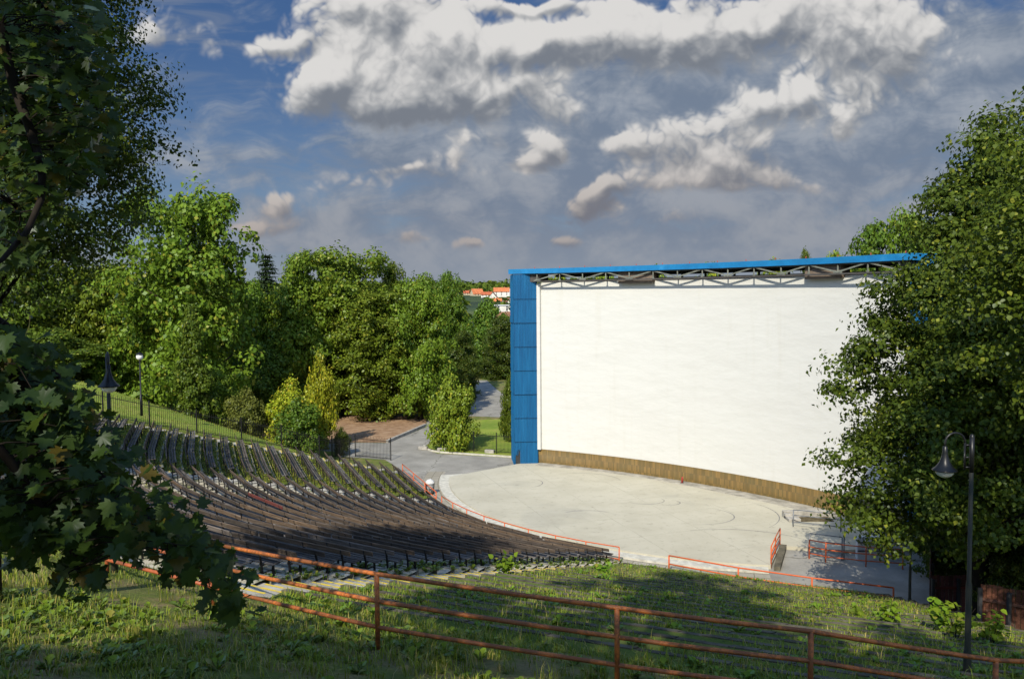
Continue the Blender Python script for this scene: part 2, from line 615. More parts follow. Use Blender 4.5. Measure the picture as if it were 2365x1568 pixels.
# brown ceramic tile plinth (uv along, up)
def _b(nt):
    uv = nt.new('ShaderNodeTexCoord').outputs['UV']
    br = nt.new('ShaderNodeTexBrick')
    br.offset = 0.0
    nt.put(br.inputs['Vector'], uv)
    br.inputs['Color1'].default_value = (0.120, 0.080, 0.018, 1)
    br.inputs['Color2'].default_value = (0.235, 0.140, 0.034, 1)
    br.inputs['Mortar'].default_value = (0.115, 0.075, 0.03, 1)
    br.inputs['Scale'].default_value = 1.0
    br.inputs['Bias'].default_value = -0.2
    br.inputs['Mortar Size'].default_value = 0.008
    br.inputs['Brick Width'].default_value = 0.11
    br.inputs['Row Height'].default_value = 0.48
    n = nt.noise(nt.pos(), 1.2, 5.0, 0.6)
    c = nt.mix(nt.math('MULTIPLY', nt.step(n, 0.45, 0.7), 0.35), br.outputs['Color'], (0.12, 0.10, 0.035))
    return dict(color=c, rough=0.45)
M['tiles'] = material('brown_tiles', _b, spec=0.45)


def _b(nt):
    v = nt.obj()
    n = nt.noise(nt.scaled(v, (2.0, 2.0, 0.25)), 1.5, 6.0, 0.6)
    c = nt.ramp(n, [(0.3, (0.004, 0.075, 0.19)), (0.6, (0.006, 0.105, 0.245)), (0.8, (0.014, 0.13, 0.28))])
    return dict(color=c, rough=0.5, normal=nt.bump(nt.noise(v, 20.0, 3.0), 0.05, 0.01))
M['blue'] = material('blue_sheet_metal', _b, spec=0.4)


def _b(nt):
    v = nt.obj()
    n = nt.noise(v, 1.2, 6.0, 0.65)
    c = nt.ramp(n, [(0.3, (0.008, 0.13, 0.30)), (0.6, (0.010, 0.18, 0.40)), (0.8, (0.04, 0.24, 0.46))])
    return dict(color=c, rough=0.45)
M['blue_light'] = material('light_blue_fascia', _b, spec=0.4)


# yellow worn paint
def _b(nt):
    v = nt.pos()
    n = nt.noise(v, 5.0, 7.0, 0.75)
    c = nt.mix(nt.step(n, 0.5, 0.62), (0.60, 0.44, 0.045), (0.30, 0.27, 0.19))
    return dict(color=c, rough=0.85)
M['yellow'] = material('worn_yellow_paint', _b)


# lamp glass
def _b(nt):
    return dict(color=(0.78, 0.76, 0.70), rough=0.12)
M['lamp_glass'] = material('frosted_lamp_glass', _b, spec=0.6)

G = 0.04
M['leaf_linden'] = leaf_material('linden_leaves', (0.080, 0.138, 0.012), (0.172, 0.240, 0.020), (0.28, 0.29, 0.035), 0.06, gloss=G)
M['leaf_deep'] = leaf_material('deep_green_leaves', (0.055, 0.102, 0.011), (0.118, 0.172, 0.016), (0.22, 0.24, 0.03), 0.05, gloss=G)
M['leaf_rich'] = leaf_material('rich_green_leaves', (0.042, 0.080, 0.010), (0.100, 0.150, 0.015), (0.24, 0.26, 0.03), 0.06, gloss=G)
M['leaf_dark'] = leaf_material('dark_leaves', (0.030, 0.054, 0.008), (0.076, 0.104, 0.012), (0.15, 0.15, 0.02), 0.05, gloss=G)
M['leaf_yellow'] = leaf_material('yellow_leaves', (0.17, 0.22, 0.014), (0.36, 0.36, 0.020), (0.48, 0.40, 0.03), 0.15, gloss=G)
M['leaf_light'] = leaf_material('light_green_leaves', (0.130, 0.200, 0.018), (0.23, 0.31, 0.028), (0.34, 0.34, 0.03), 0.08, gloss=G)
M['leaf_olive'] = leaf_material('grey_green_leaves', (0.09, 0.11, 0.022), (0.18, 0.20, 0.035), gloss=G)
M['leaf_maple'] = leaf_material('maple_leaves', (0.020, 0.036, 0.007), (0.048, 0.074, 0.010), (0.10, 0.075, 0.009), 0.07, trans=0.42, gloss=0.05, rough=0.4)
M['needles'] = leaf_material('spruce_needles', (0.018, 0.038, 0.016), (0.045, 0.075, 0.026), trans=0.1, gloss=G)
M['leaf_weed'] = leaf_material('weed_leaves', (0.095, 0.165, 0.012), (0.21, 0.31, 0.022), (0.26, 0.25, 0.04), 0.08, trans=0.4, gloss=0.03)
M['blade'] = leaf_material('grass_blades', (0.105, 0.160, 0.012), (0.255, 0.295, 0.024), (0.40, 0.33, 0.09), 0.18, trans=0.3, gloss=0.03)
# ------------------------------------------------------------------ plan of the bowl
CX, CY = 17.0, 62.7                 # centre the seat rows curve round
TH0 = R(-159)                       # left of this angle the rows run straight
N0 = np.array([math.cos(TH0), math.sin(TH0)])
TV = np.array([math.sin(TH0), -math.cos(TH0)])
ZF = -0.2                           # level of the yard below the stage
ROWS, P0, DP, Z0, DZ = 24, 24.3, 1.07, 0.05, 0.2975


TH1 = R(-112)                       # right of this angle (the old terraces) the rows run straight too
N1 = np.array([math.cos(TH1), math.sin(TH1)])
TV1 = np.array([-math.sin(TH1), math.cos(TH1)])


def rowpt(p, s):
    """Plan point and outward normal at radius p, s metres along the row from the end of the left straight part."""
    if s > 0:
        return np.array([CX, CY]) + p * N0 + s * TV, N0
    s1 = (TH0 - TH1) * p
    if s < s1:
        return np.array([CX, CY]) + p * N1 + (s1 - s) * TV1, N1
    a = TH0 - s / p
    n = np.array([math.cos(a), math.sin(a)])
    return np.array([CX, CY]) + p * n, n


def vrow(P_, S_):
    q = np.array([rowpt(p, s)[0] for p, s in zip(P_, S_)])
    return q[:, 0], q[:, 1]


def inv(x, y):
    dx, dy = x - CX, y - CY
    t = dx * TV[0] + dy * TV[1]
    pn = dx * N0[0] + dy * N0[1]
    t1 = dx * TV1[0] + dy * TV1[1]
    p1 = dx * N1[0] + dy * N1[1]
    a = np.arctan2(dy, dx) - TH0
    a = (a + np.pi) % (2 * np.pi) - np.pi
    r = np.hypot(dx, dy)
    right = (t1 > 0) & (p1 > 0)
    left = (t > 0) & ~right
    return np.where(right, p1, np.where(left, pn, r)), np.where(right, (TH0 - TH1) * p1 - t1, np.where(left, t, -a * r))


def sst(x, a, b):
    t = np.clip((x - a) / (b - a), 0, 1)
    return t * t * (3 - 2 * t)


s1a = lambda p: -R(40) * p            # bench ends beside the big stairs
s1b = lambda p: -R(42.4) * p
s2 = lambda p: 0.9 - 0.365 * (p - 24)
s3 = lambda p: 10.9 - 0.08 * (p - 24)


def bowl(p, s):
    z = Z0 + 0.278 * (np.minimum(p, np.where(s > 0, 48.5, 68.0)) - P0)
    z = z + np.where(s > 0, 0.09, 0.03) * np.maximum(p - np.where(s > 0, 48.5, 68.0), 0)
    return np.maximum(z, ZF)


def terrain(x, y):
    x = np.asarray(x, dtype=float)
    y = np.asarray(y, dtype=float)
    p, s = inv(x, y)
    z = bowl(p, s)
    q = (y - 60) + 0.45 * (x + 20)
    w = 1 - sst(q, 3, 14)
    z = ZF + (z - ZF) * np.where(s > 0, w, 1.0)
    # level yard right of the bank
    m = sst(x, 16.6, 17.2) * sst(y, 32.6, 33.6)
    z = z + (ZF - z) * m
    z = np.where((p < 24.2) & (s > -90), np.minimum(z, ZF), z)
    # the bank keeps to the camera's side of the bowl
    d = np.hypot(x, y)
    far = sst(d, 140, 230)
    zf = np.interp(d, [0, 150, 220, 420, 700, 1000, 1600, 2500, 4500, 9000], [0, -6, -14, -2, 9, 18, 31, 47, 60, 60])
    zf = zf + np.where(d > 1300, 9 * np.sin(x / 310.0 + 1.3) * np.sin(x / 127.0), 0) * sst(d, 1300, 2300)
    z = z * (1 - far) + zf * far
    # small unevenness
    z = z + 0.04 * np.sin(x * 1.3 + 0.7 * y) * np.sin(y * 0.9 - 0.4 * x) * np.where((p > 50) & (d < 90), 1, 0)
    # hollow below the built terraces
    ins = sst(p, 23.9, 24.6) * (1 - sst(p, 49.6, 50.2)) * np.where((s < s3(p) + 0.6) & (s > -99) & (x < 16.9), 1, 0)
    return z - 0.42 * ins


def tz(x, y):
    return float(terrain(np.array([x]), np.array([y]))[0])


# ------------------------------------------------------------------ ground sheet
def growing(a, b, step, far):
    core = np.arange(a, b + step / 2, step)
    out = [b]
    d = step
    while out[-1] < far:
        d *= 1.22
        out.append(out[-1] + d)
    lo = [a]
    d = step
    while lo[-1] > -far:
        d *= 1.22
        lo.append(lo[-1] - d)
    return np.array(lo[:0:-1] + list(core) + out[1:])


gx = growing(-62, 42, 0.6, 9000)
gy = growing(-14, 112, 0.6, 9000)
GX, GY = np.meshgrid(gx, gy)
GZ = terrain(GX, GY)
V = np.stack([GX.ravel(), GY.ravel(), GZ.ravel()], 1)
nx, ny = len(gx), len(gy)
I = np.arange(nx * ny).reshape(ny, nx)
F = np.stack([I[:-1, :-1].ravel(), I[:-1, 1:].ravel(), I[1:, 1:].ravel(), I[1:, :-1].ravel()], 1)
tag(link('ground', np_mesh('ground', V, F, M['ground'], True)), kind='structure')


def poly_grid(name, poly, mat, lift=0.012, step=0.7, zfun=None, kind='structure'):
    """A sheet over a plan polygon, draped on the ground."""
    poly = np.array(poly)
    x0, y0 = poly.min(0)
    x1, y1 = poly.max(0)
    import bmesh
    bm = bmesh.new()
    vs = [bm.verts.new((p[0], p[1], 0)) for p in poly]
    bm.faces.new(vs)
    for ax, a, b in ((0, x0, x1), (1, y0, y1)):
        k = a + step
        while k < b:
            co = (k, 0, 0) if ax == 0 else (0, k, 0)
            no = (1, 0, 0) if ax == 0 else (0, 1, 0)
            bmesh.ops.bisect_plane(bm, geom=bm.verts[:] + bm.edges[:] + bm.faces[:], plane_co=co, plane_no=no)
            k += step
    me = bpy.data.meshes.new(name)
    bm.normal_update()
    for f in bm.faces:
        if f.normal.z < 0:
            f.normal_flip()
    X = np.array([v.co.x for v in bm.verts])
    Y = np.array([v.co.y for v in bm.verts])
    Z = (terrain(X, Y) if zfun is None else zfun(X, Y)) + lift
    for v, z in zip(bm.verts, Z):
        v.co.z = z
    bm.to_mesh(me)
    bm.free()
    me.materials.append(mat)
    return tag(link(name, me), kind=kind)


def arc(p, a0, a1, n):
    return [(CX + p * math.cos(R(a0 + (a1 - a0) * i / n)), CY + p * math.sin(R(a0 + (a1 - a0) * i / n))) for i in range(n + 1)]


def uv_strip(name, rows_xyz, mat, uv_of, parent=None):
    """rows_xyz: list of equally long point rows; uv_of(i_row, i_pt)."""
    nr, nc = len(rows_xyz), len(rows_xyz[0])
    V = np.array([p for r in rows_xyz for p in r])
    F = [(i * nc + j, i * nc + j + 1, (i + 1) * nc + j + 1, (i + 1) * nc + j) for i in range(nr - 1) for j in range(nc - 1)]
    if parent is not None:
        V = V - np.array(parent.location)
    me = np_mesh(name, V, F, mat)
    uvl = me.uv_layers.new(name='uv')
    li = np.zeros(len(me.loops), dtype=np.int32)
    me.loops.foreach_get('vertex_index', li)
    U = np.array([uv_of(i, j) for i in range(nr) for j in range(nc)], dtype=np.float32)
    uvl.data.foreach_set('uv', U[li].reshape(-1))
    return link(name, me, parent)


def wb(mb, name, mat, parent):
    """Link a mesh given in world coordinates under an unrotated parent."""
    off = Vector((0, 0, 0))
    p = parent
    while p is not None:
        off += p.location
        p = p.parent
    o = link(name, mb.mesh(name, mat), parent)
    o.data.transform(Matrix.Translation(-off))
    return o


# yard: asphalt round the stage, the drive leading off and the path beyond
yard = [(-14.9, 71.6), (-11.3, 70.2), (-9.6, 66.6)] + [tuple(rowpt(23.9, s)[0]) for s in np.linspace(10.4, 0, 6)] + arc(23.9, -159, -118, 14) + [tuple(rowpt(24.8, k)[0]) for k in np.linspace(-R(41) * 24.8, (TH0 - TH1) * 24.8 - 9.7, 8)] \
    + [(17.3, 33.4), (19.6, 33.6), (26.0, 37.0), (27.0, 46.0), (22, 52), (6.0, 72.0), (0.3, 70.4), (-6.9, 72.8), (-8.6, 75.5), (-8.0, 80.0), (-6.0, 92.0), (-7.5, 96.0), (-10.0, 93.0), (-9.6, 88.0), (-12.3, 78.4), (-16.5, 78.8), (-24.0, 76.5), (-24.0, 74.0)]
poly_grid('asphalt_yard', yard, M['asphalt'], 0.010, 1.2)
poly_grid('garden_path', [(-6.4, 96.5), (-1.0, 94.6), (6.0, 92.0), (6.0, 99.0), (1.5, 104.0), (0.3, 109.0), (-2.6, 125.0), (-4.4, 138.0), (-6.9, 138.0), (-5.7, 125.0), (-5.0, 109.0)], M['asphalt'], 0.02, 1.5)
poly_grid('bare_dirt', [(-24.0, 76.8), (-16.5, 79.0), (-12.5, 78.6), (-9.8, 88.2), (-10.2, 97.0), (-30, 97), (-30, 80)], M['dirt'], 0.03, 1.2)
# lawns
poly_grid('lawn', [(-6.6, 73.3), (0.3, 70.9), (6.0, 72.5), (8.0, 91.2), (0.0, 93.6), (-5.6, 92.5), (-7.6, 80.0), (-8.2, 76.0)], M['lawn'], 0.03, 1.2)
lawn_b = [tuple(rowpt(p, s3(p) + 0.9)[0]) for p in np.linspace(30.5, 62, 14)] + [(-52, 62), (-60, 84), (-40, 88), (-24.5, 76.2), (-16.2, 74.0), (-15.2, 70.0), (-13.8, 65.5)]
poly_grid('lawn', lawn_b, M['lawn'], 0.03, 1.0)

# paving slabs between the front row and the stage
pv_in, pv_out, nst = 22.6, 24.05, 90
rows = []
for p in np.linspace(pv_out, pv_in, 4):
    rows.append([(CX + p * math.cos(a), CY + p * math.sin(a), ZF + 0.022) for a in np.linspace(R(-186), R(-100), nst)])
uvs = lambda i, j: (23.3 * R(86) * j / (nst - 1), (pv_out - pv_in) * i / 3)
tag(uv_strip('paving_strip', rows, M['pavers'], uvs), kind='structure')

# stage: lower step, slab, apron
mb = MB()
mb.prism(arc(22.75, -181.5, -100, 60) + [(14.0, 44.0), (4.0, 66.0)], ZF - 0.3, ZF + 0.13)
tag(mb.build('stage_step', M['kerb']), kind='structure')
mb = MB()
stage_poly = arc(22.0, -179, -99.5, 60) + [(14.95, 44.3), (18.2, 43.4), (20.9, 43.7), (21.9, 47.2), (24.2, 49.0), (14.0, 60.5), (4.0, 68.5), (0.4, 67.0)]
mb.prism(stage_poly, ZF - 0.3, 0.02)
tag(mb.build('stage_floor', M['stage']), kind='structure')

# ------------------------------------------------------------------ terraces and stairs
def terrace(name, sa, sb, rows_, mat, kerb_mat, n=40):
    mb = MB()
    kb = MB()
    for i in rows_:
        pa, pb = P0 + DP * i - 0.5, P0 + DP * i + 0.57
        z = Z0 + DZ * i
        for k in range(n):
            q = []
            for p in (pa, pb):
                for kk in (k, k + 1):
                    s = sa(p) + (sb(p) - sa(p)) * kk / n
                    q.append(rowpt(p, s)[0])
            (a, b, c, d) = q
            mb.add([(*a, z), (*b, z), (*d, z), (*c, z)], [(0, 1, 2, 3)])
            mb.add([(*a, z - DZ - 0.3), (*b, z - DZ - 0.3), (*b, z), (*a, z)], [(0, 1, 2, 3)])
            e = 0.035 * math.sin(k * 2.1 + i * 1.7)
            inn = [rowpt(pa + 0.11, sa(pa) + (sb(pa) - sa(pa)) * kk / n)[0] for kk in (k, k + 1)]
            kz = z + 0.02 + 0.3 * e
            out = [rowpt(pa - 0.012, sa(pa) + (sb(pa) - sa(pa)) * kk / n)[0] for kk in (k, k + 1)]
            kb.add([(*out[0], z - DZ), (*out[1], z - DZ), (*out[1], kz), (*out[0], kz), (*inn[0], kz), (*inn[1], kz), (*inn[0], z - 0.05), (*inn[1], z - 0.05)],
                   [(0, 1, 2, 3), (3, 2, 5, 4), (4, 5, 7, 6)])
        # end cheeks
    o = tag(mb.build(name, mat), kind='structure')
    tag(kb.build('terrace_kerbs', kerb_mat), kind='structure')
    return o


terrace('terrace_ground', lambda p: s1a(p) - 0.25, lambda p: s2(p) - 0.62, range(ROWS), M['terrace'], M['kerb_mid'], 46)
terrace('terrace_ground', lambda p: s2(p) + 0.62, lambda p: s3(p) - 0.62, range(ROWS), M['turf'], M['kerb_mid'], 14)
s_right = lambda p: (TH0 - TH1) * p - (0.375 * p - 0.1) / 0.927
terrace('terrace_ground', s_right, lambda p: s1b(p) + 0.2, range(1, ROWS + 1), M['turf'], M['kerb_old'], 40)

# end wall of the old terraces beside the ramp
mb = MB()
for i in range(1, 9):
    pa = P0 + DP * i - 0.5
    a, b = rowpt(pa, s_right(pa))[0], rowpt(pa + DP, s_right(pa + DP))[0]
    mb.prism([(a[0] + 0.2, a[1]), (a[0], a[1]), (b[0], b[1]), (b[0] + 0.2, b[1])], ZF - 0.1, Z0 + DZ * i + 0.05)
tag(mb.build('terrace_kerbs', M['kerb_old']), kind='structure')


def stairs(name, label, sa, sb, stripes, n=6, k1=2 * ROWS + 1, mat='terrace'):
    base = rowpt(24.0, (sa(24) + sb(24)) / 2)[0]
    t = thing(name, label, 'stairs', (base[0], base[1], ZF))
    mb, marks = MB(), []
    for k in range(k1):
        pa, pb = 24.0 + 0.535 * k, 24.0 + 0.535 * (k + 1)
        z = -0.04 + 0.14875 * k
        for j in range(n):
            q = []
            for p in (pa, pb):
                for kk in (j, j + 1):
                    q.append(rowpt(p, sa(p) + (sb(p) - sa(p)) * kk / n)[0])
            a, b, c, d = q
            mb.add([(*a, z), (*b, z), (*d, z), (*c, z)], [(0, 1, 2, 3)])
            mb.add([(*a, z - 0.4), (*b, z - 0.4), (*b, z), (*a, z)], [(0, 1, 2, 3)])
        for f0, f1 in stripes(k):
            m = 4
            yb = MB()
            for j in range(m):
                q = []
                for p in (pa + 0.015, pa + 0.095):
                    for kk in (j, j + 1):
                        f = f0 + (f1 - f0) * kk / m
                        q.append(rowpt(p, sa(p) + (sb(p) - sa(p)) * f)[0])
                a, b, c, d = q
                yb.add([(*a, z + 0.006), (*b, z + 0.006), (*d, z + 0.006), (*c, z + 0.006)], [(0, 1, 2, 3)])
            marks.append(yb)
        # cheeks
        for sf in (sa, sb):
            a, b = rowpt(pa, sf(pa))[0], rowpt(pb, sf(pb))[0]
            mb.add([(*a, z - 0.6), (*b, z - 0.6), (*b, z), (*a, z)], [(0, 1, 2, 3)])
    wb(mb, 'steps', M['stair'], t)
    for yb in marks:
        wb(yb, 'edge_stripe', M['yellow'], t)
    return t


def _b(nt):
    v = nt.pos()
    n1 = nt.noise(v, 0.9, 7.0, 0.65)
    n2 = nt.noise(v, 7.0, 7.0, 0.7)
    c = nt.ramp(n1, [(0.3, (0.22, 0.205, 0.165)), (0.55, (0.36, 0.34, 0.285)), (0.75, (0.45, 0.43, 0.37))])
    c = nt.mix(nt.math('MULTIPLY', nt.step(n2, 0.5, 0.72), 0.55), c, (0.15, 0.135, 0.095))
    return dict(color=c, rough=0.9, normal=nt.bump(n2, 0.3, 0.02))
M['stair'] = material('stair_concrete', _b)

rs = random.Random(3)
def big_stripes(k):
    a = 0.93 + rs.uniform(-0.05, 0.02)
    b = a - rs.uniform(0.5, 0.68)
    out = [(a, b)]
    if k % 2 == 0 and rs.random() < 0.75:
        out.append((0.10, 0.02))
    if rs.random() < 0.12:
        out = out[1:]
    return out
stairs('concrete_stairs', 'wide grey stairs with long yellow step edges, between the benches and the weedy old terraces', lambda p: s1b(p), lambda p: s1a(p) - 0.15, big_stripes)
stairs('concrete_stairs', 'narrow stairs climbing between the left and the main block of benches', lambda p: s2(p) - 0.62, lambda p: s2(p) + 0.62,
       lambda k: [(0.98, 0.72)] if k % 2 else [], 2)
stairs('concrete_stairs', 'narrow sunlit stairs with yellow edges beside the long black fence', lambda p: s3(p) - 0.62, lambda p: s3(p) + 0.62,
       lambda k: [(0.95, 0.1)] if k % 2 else [(0.3, 0.1)], 2)

# ------------------------------------------------------------------ benches
BL = 3.7
def bench_meshes():
    out = {}
    mb = MB()
    for k in range(3):
        y0 = -0.06 + 0.135 * k
        mb.box(-BL / 2 + 0.01, BL / 2 - 0.01, y0, y0 + 0.105, 0.43 + 0.012 * (k == 0), 0.465 + 0.012 * (k == 0), bev=0.008)
    out['seat'] = mb.mesh('seat', M['bench_seat_wood'])
    mb = MB()
    Mx = Matrix.Translation((0, 0.44, 0.66)) @ Matrix.Rotation(R(-9), 4, 'X')
    mb.box(-BL / 2 + 0.01, BL / 2 - 0.01, -0.022, 0.022, 0.03, 0.19, Mx, bev=0.012)
    out['backrest'] = mb.mesh('backrest', M['bench_wood'])
    mb = MB()
    mb.beam((0, -0.01, 0), (0, 0.0, 0.43), 0.045, 0.06, (0, 1, 0))
    mb.beam((0, 0.37, 0), (0, 0.39, 0.44), 0.045, 0.05, (0, 1, 0))
    mb.beam((0, 0.39, 0.44), (0, 0.475, 0.84), 0.04, 0.045, (0, 1, 0))
    mb.beam((0, -0.06, 0.415), (0, 0.41, 0.415), 0.04, 0.03)
    mb.beam((0, 0.0, 0.2), (0, 0.38, 0.2), 0.022, 0.03)
    out['leg'] = mb.mesh('leg', M['bench_iron'])
    return out


BM = bench_meshes()
ORD = ['first', 'second', 'third', 'fourth', 'fifth', 'sixth', 'seventh', 'eighth', 'ninth', 'tenth', 'eleventh', 'twelfth', 'thirteenth', 'fourteenth',
       'fifteenth', 'sixteenth', 'seventeenth', 'eighteenth', 'nineteenth', 'twentieth', 'twenty-first', 'twenty-second', 'twenty-third', 'twenty-fourth']
proto = thing('bench', 'dark bench', 'bench')
link('seat', BM['seat'], proto)
link('backrest', BM['backrest'], proto)
for lx in (-1.5, 0.0, 1.5):
    link('leg', BM['leg'], proto, (lx, 0, 0))
first = True
N_BENCH = 0
def place_bench(a, b, n, z, label, group, back=None):
    global first, N_BENCH
    o = proto if first else copy_tree(proto)
    first = False
    mid = (a + b) / 2
    d = b - a
    L = np.linalg.norm(d)
    ang = math.atan2(d[1], d[0])
    # local +y must point outward
    if -math.sin(ang) * n[0] + math.cos(ang) * n[1] < 0:
        ang += math.pi
    o.location = (mid[0], mid[1], z)
    o.rotation_euler = (rs.uniform(-0.012, 0.012), rs.uniform(-0.006, 0.006), ang + rs.uniform(-0.008, 0.008))
    o.scale = ((L - 0.03) / BL, 1, 1)
    o['label'], o['category'], o['group'] = label, 'bench', group
    if back:
        for ch in o.children:
            if ch.name.startswith('backrest'):
                ch.data = back
                ch['label'] = 'red painted backrest plank'
    N_BENCH += 1
    return o


red_back = BM['backrest'].copy()
red_back.materials[0] = M['red_wood']
PALE = {(1, 'l', 3), (3, 'l', 1)}
for i in range(ROWS):
    p = P0 + DP * i - 0.08
    z = Z0 + DZ * i
    for blk, sa, sb in (('main', s1a(p), s2(p) - 0.95), ('left', s2(p) + 0.85, s3(p) - 0.95)):
        L = sb - sa
        n = max(2, round(L / 3.75))
        if blk == 'left' and i % 2 == 0:
            sa += 0.12
        pts = [rowpt(p, sa + L * k / n) for k in range(n + 1)]
        for k in range(n):
            (a, na), (b, nb) = pts[k], pts[k + 1]
            if blk == 'main':
                lab = 'dark bench, main block, %s row from the stage, %s from the wide stairs' % (ORD[i], ORD[k])
                grp = 'benches in the main block'
            else:
                lab = 'dark bench, left block, %s row from the stage, %s from the lower stairs' % (ORD[i], ORD[k])
                grp = 'benches in the left block'
            place_bench(a, b, (na + nb) / 2, z, lab, grp, red_back if (blk == 'main' and i == 13 and k == 3) else None)
            if blk == 'main' and i == 13 and k == 3:
                pass
print('benches', N_BENCH)

# ------------------------------------------------------------------ railings
def railing(label, posts, heights, r_post, r_rail, mat, cat='railing', group=None, post_h=None, over=0.0, curve=1, sag=0.0, embed=0.25):
    """posts: list of (x,y,z) feet; heights: rail heights above the feet."""
    t = thing('railing', label, cat, posts[0], group=group)
    H = post_h or max(heights)
    for (x, y, z) in posts:
        mb = MB().tube([(x, y, z - embed), (x, y, z + H)], r_post, 10)
        wb(mb, 'post', mat, t)
    for h in heights:
        pts = []
        for i in range(len(posts) - 1):
            a, b = Vector(posts[i]), Vector(posts[i + 1])
            for k in range(curve):
                f = k / curve
                q = a.lerp(b, f)
                q.z -= sag * 4 * f * (1 - f)
                pts.append(q + Vector((0, 0, h)))
        pts.append(Vector(posts[-1]) + Vector((0, 0, h)))
        if over:
            d = (pts[-1] - pts[-2]).normalized()
            pts.append(pts[-1] + d * over)
            d = (pts[0] - pts[1]).normalized()
            pts.insert(0, pts[0] + d * over)
        wb(MB().tube(pts, r_rail, 10), 'rail', mat, t)
    return t


def onground(px, py, z0=8.0, it=12):
    """Where the sight line of a pixel meets the ground."""
    z = z0
    for _ in range(it):
        q = at(px, py, z=z)
        z = 0.5 * z + 0.5 * (tz(q.x, q.y))
    return at(px, py, z=z)


def post_from_top(px, py, Y, h):
    q = at(px, py, Y=Y)
    return (q.x, q.y, q.z - h)
# ------------------------------------------------------------------ the screen building
SL, SR = np.array([2.2, 67.4]), np.array([23.3, 47.2])
sm_ = (SL + SR) / 2
st_ = (SR - SL) / np.linalg.norm(SR - SL)
sn_ = np.array([-st_[1], st_[0]])
half = np.linalg.norm(SR - SL) / 2
SAG = 2.2
SRAD = (half ** 2 + SAG ** 2) / (2 * SAG)
so_ = sm_ + sn_ * (SAG - SRAD)
PHI = math.asin(half / SRAD)


def spt(m, d=0.0):
    """Plan point m metres along the screen from its middle, d metres in front of it."""
    a = m / SRAD
    r = SRAD - d
    return so_ + r * (math.cos(a) * sn_ + math.sin(a) * st_)


ARCL = SRAD * PHI                      # half the length of the wall
ms = np.linspace(-ARCL, ARCL, 61)
scr = thing('cinema_screen', 'huge white open-air cinema screen with blue side tower and blue roof edge', 'cinema screen', (sm_[0], sm_[1], 0))
WT = 15.25
mb = MB()
for a, b in zip(ms[:-1], ms[1:]):
    for (d0, z0, z1, z2, z3) in ((0.0, 1.18, WT, 0, 0),):
        pa, pb = spt(a), spt(b)
        nz = 14
        for k in range(nz):
            za, zb = z0 + (z1 - z0) * k / nz, z0 + (z1 - z0) * (k + 1) / nz
            mb.add([(*pa, za), (*pb, za), (*pb, zb), (*pa, zb)], [(0, 1, 2, 3)], True)
        qa, qb = spt(a, -0.5), spt(b, -0.5)
        mb.add([(*pa, z1), (*pb, z1), (*qb, z1), (*qa, z1)], [(0, 1, 2, 3)])
        mb.add([(*qb, -0.3), (*qa, -0.3), (*qa, z1), (*qb, z1)], [(0, 1, 2, 3)])
for m in (-ARCL, ARCL):
    pa, qa = spt(m), spt(m, -0.5)
    mb.add([(*pa, -0.3), (*qa, -0.3), (*qa, WT), (*pa, WT)], [(0, 1, 2, 3)])
wall = wb(mb, 'screen_wall', M['screen'], scr)
# tile plinth
rows = []
for z in (-0.25, 1.2):
    rows.append([(*spt(m, 0.04), z) for m in ms])
rows.append([(*spt(m, -0.02), 1.2) for m in ms])
uv_strip('tile_plinth', rows, M['tiles'], lambda i, j: (2 * ARCL * j / 60, [0, 1.45, 1.5][i]), scr)
# pilaster strips closing the wall to the left tower
mb = MB()
pa, pb = spt(-ARCL + 0.0, 0.28), spt(-ARCL + 0.3, 0.28)
qa, qb = spt(-ARCL + 0.0, -0.2), spt(-ARCL + 0.3, -0.2)
mb.prism([pa, pb, qb, qa], 1.2, WT - 0.1)
wb(mb, 'corner_strip', M['screen'], scr)


def tower(name, a, b, depth_dir, depth, ztop, broken):
    """Corrugated sheet tower: front from a to b in plan."""
    a, b, dd = np.array(a), np.array(b), np.array(depth_dir)
    mb = MB()
    f = 0.06
    mb.prism([a + dd * f, b + dd * f, b + dd * depth, a + dd * depth], -0.3, ztop)
    body = wb(mb, 'side_tower', M['blue'] if not broken else M['dark_steel'], scr)
    mb = MB()
    tiers = np.linspace(-0.1, ztop - 0.05, 9)
    w = np.linalg.norm(b - a)
    fr = (b - a) / w
    nr = int(w / 0.125)
    per = 6
    faces = [(a, fr, -dd, w), (b, dd, fr, depth), (a + dd * depth, -dd, -fr, depth)]
    for o, u, nn, ww in faces:
        nr = int(ww / 0.125)
        for k in range(8):
            z0, z1 = tiers[k] - 0.03, tiers[k + 1]
            jit = 0.01 * math.sin(k * 2.3)
            pts0, pts1 = [], []
            for j in range(nr * per + 1):
                uu = ww * j / (nr * per)
                off = 0.022 * math.sin(2 * math.pi * j / per)
                pts0.append(o + u * uu + nn * (off + 0.03 + jit))
                pts1.append(o + u * uu + nn * (off + jit))
            for j in range(nr * per):
                if broken and o is a and k == 0 and 3 < j < 22:
                    zz = 0.35 + 0.5 * math.sin(j * 1.7) ** 2 + 0.03 * j
                else:
                    zz = z0
                if zz >= z1:
                    continue
                mb.add([(*pts0[j], zz), (*pts0[j + 1], zz), (*pts1[j + 1], z1), (*pts1[j], z1)], [(0, 1, 2, 3)])
    wb(mb, 'corrugated_cladding', M['blue'], body)
    mb = MB()
    for k in range(1, 8):
        z = tiers[k] - 0.03
        p0, p1 = a - dd * 0.045, b - dd * 0.045
        wb(MB().beam((*p0, z), (*p1, z), 0.03, 0.03), 'seam_shadow', M['seam_shadow_blue'], body)  # dark strip painting in the shadow line under each sheet lap


tower('side_tower', (0.14, 67.05), (2.12, 67.2), (-0.075, 0.997), 3.2, 15.98, True)
e = spt(ARCL + 0.05, -0.1)
tower('side_tower', e, e + st_ * 2.1, sn_, 3.0, 15.98, False)

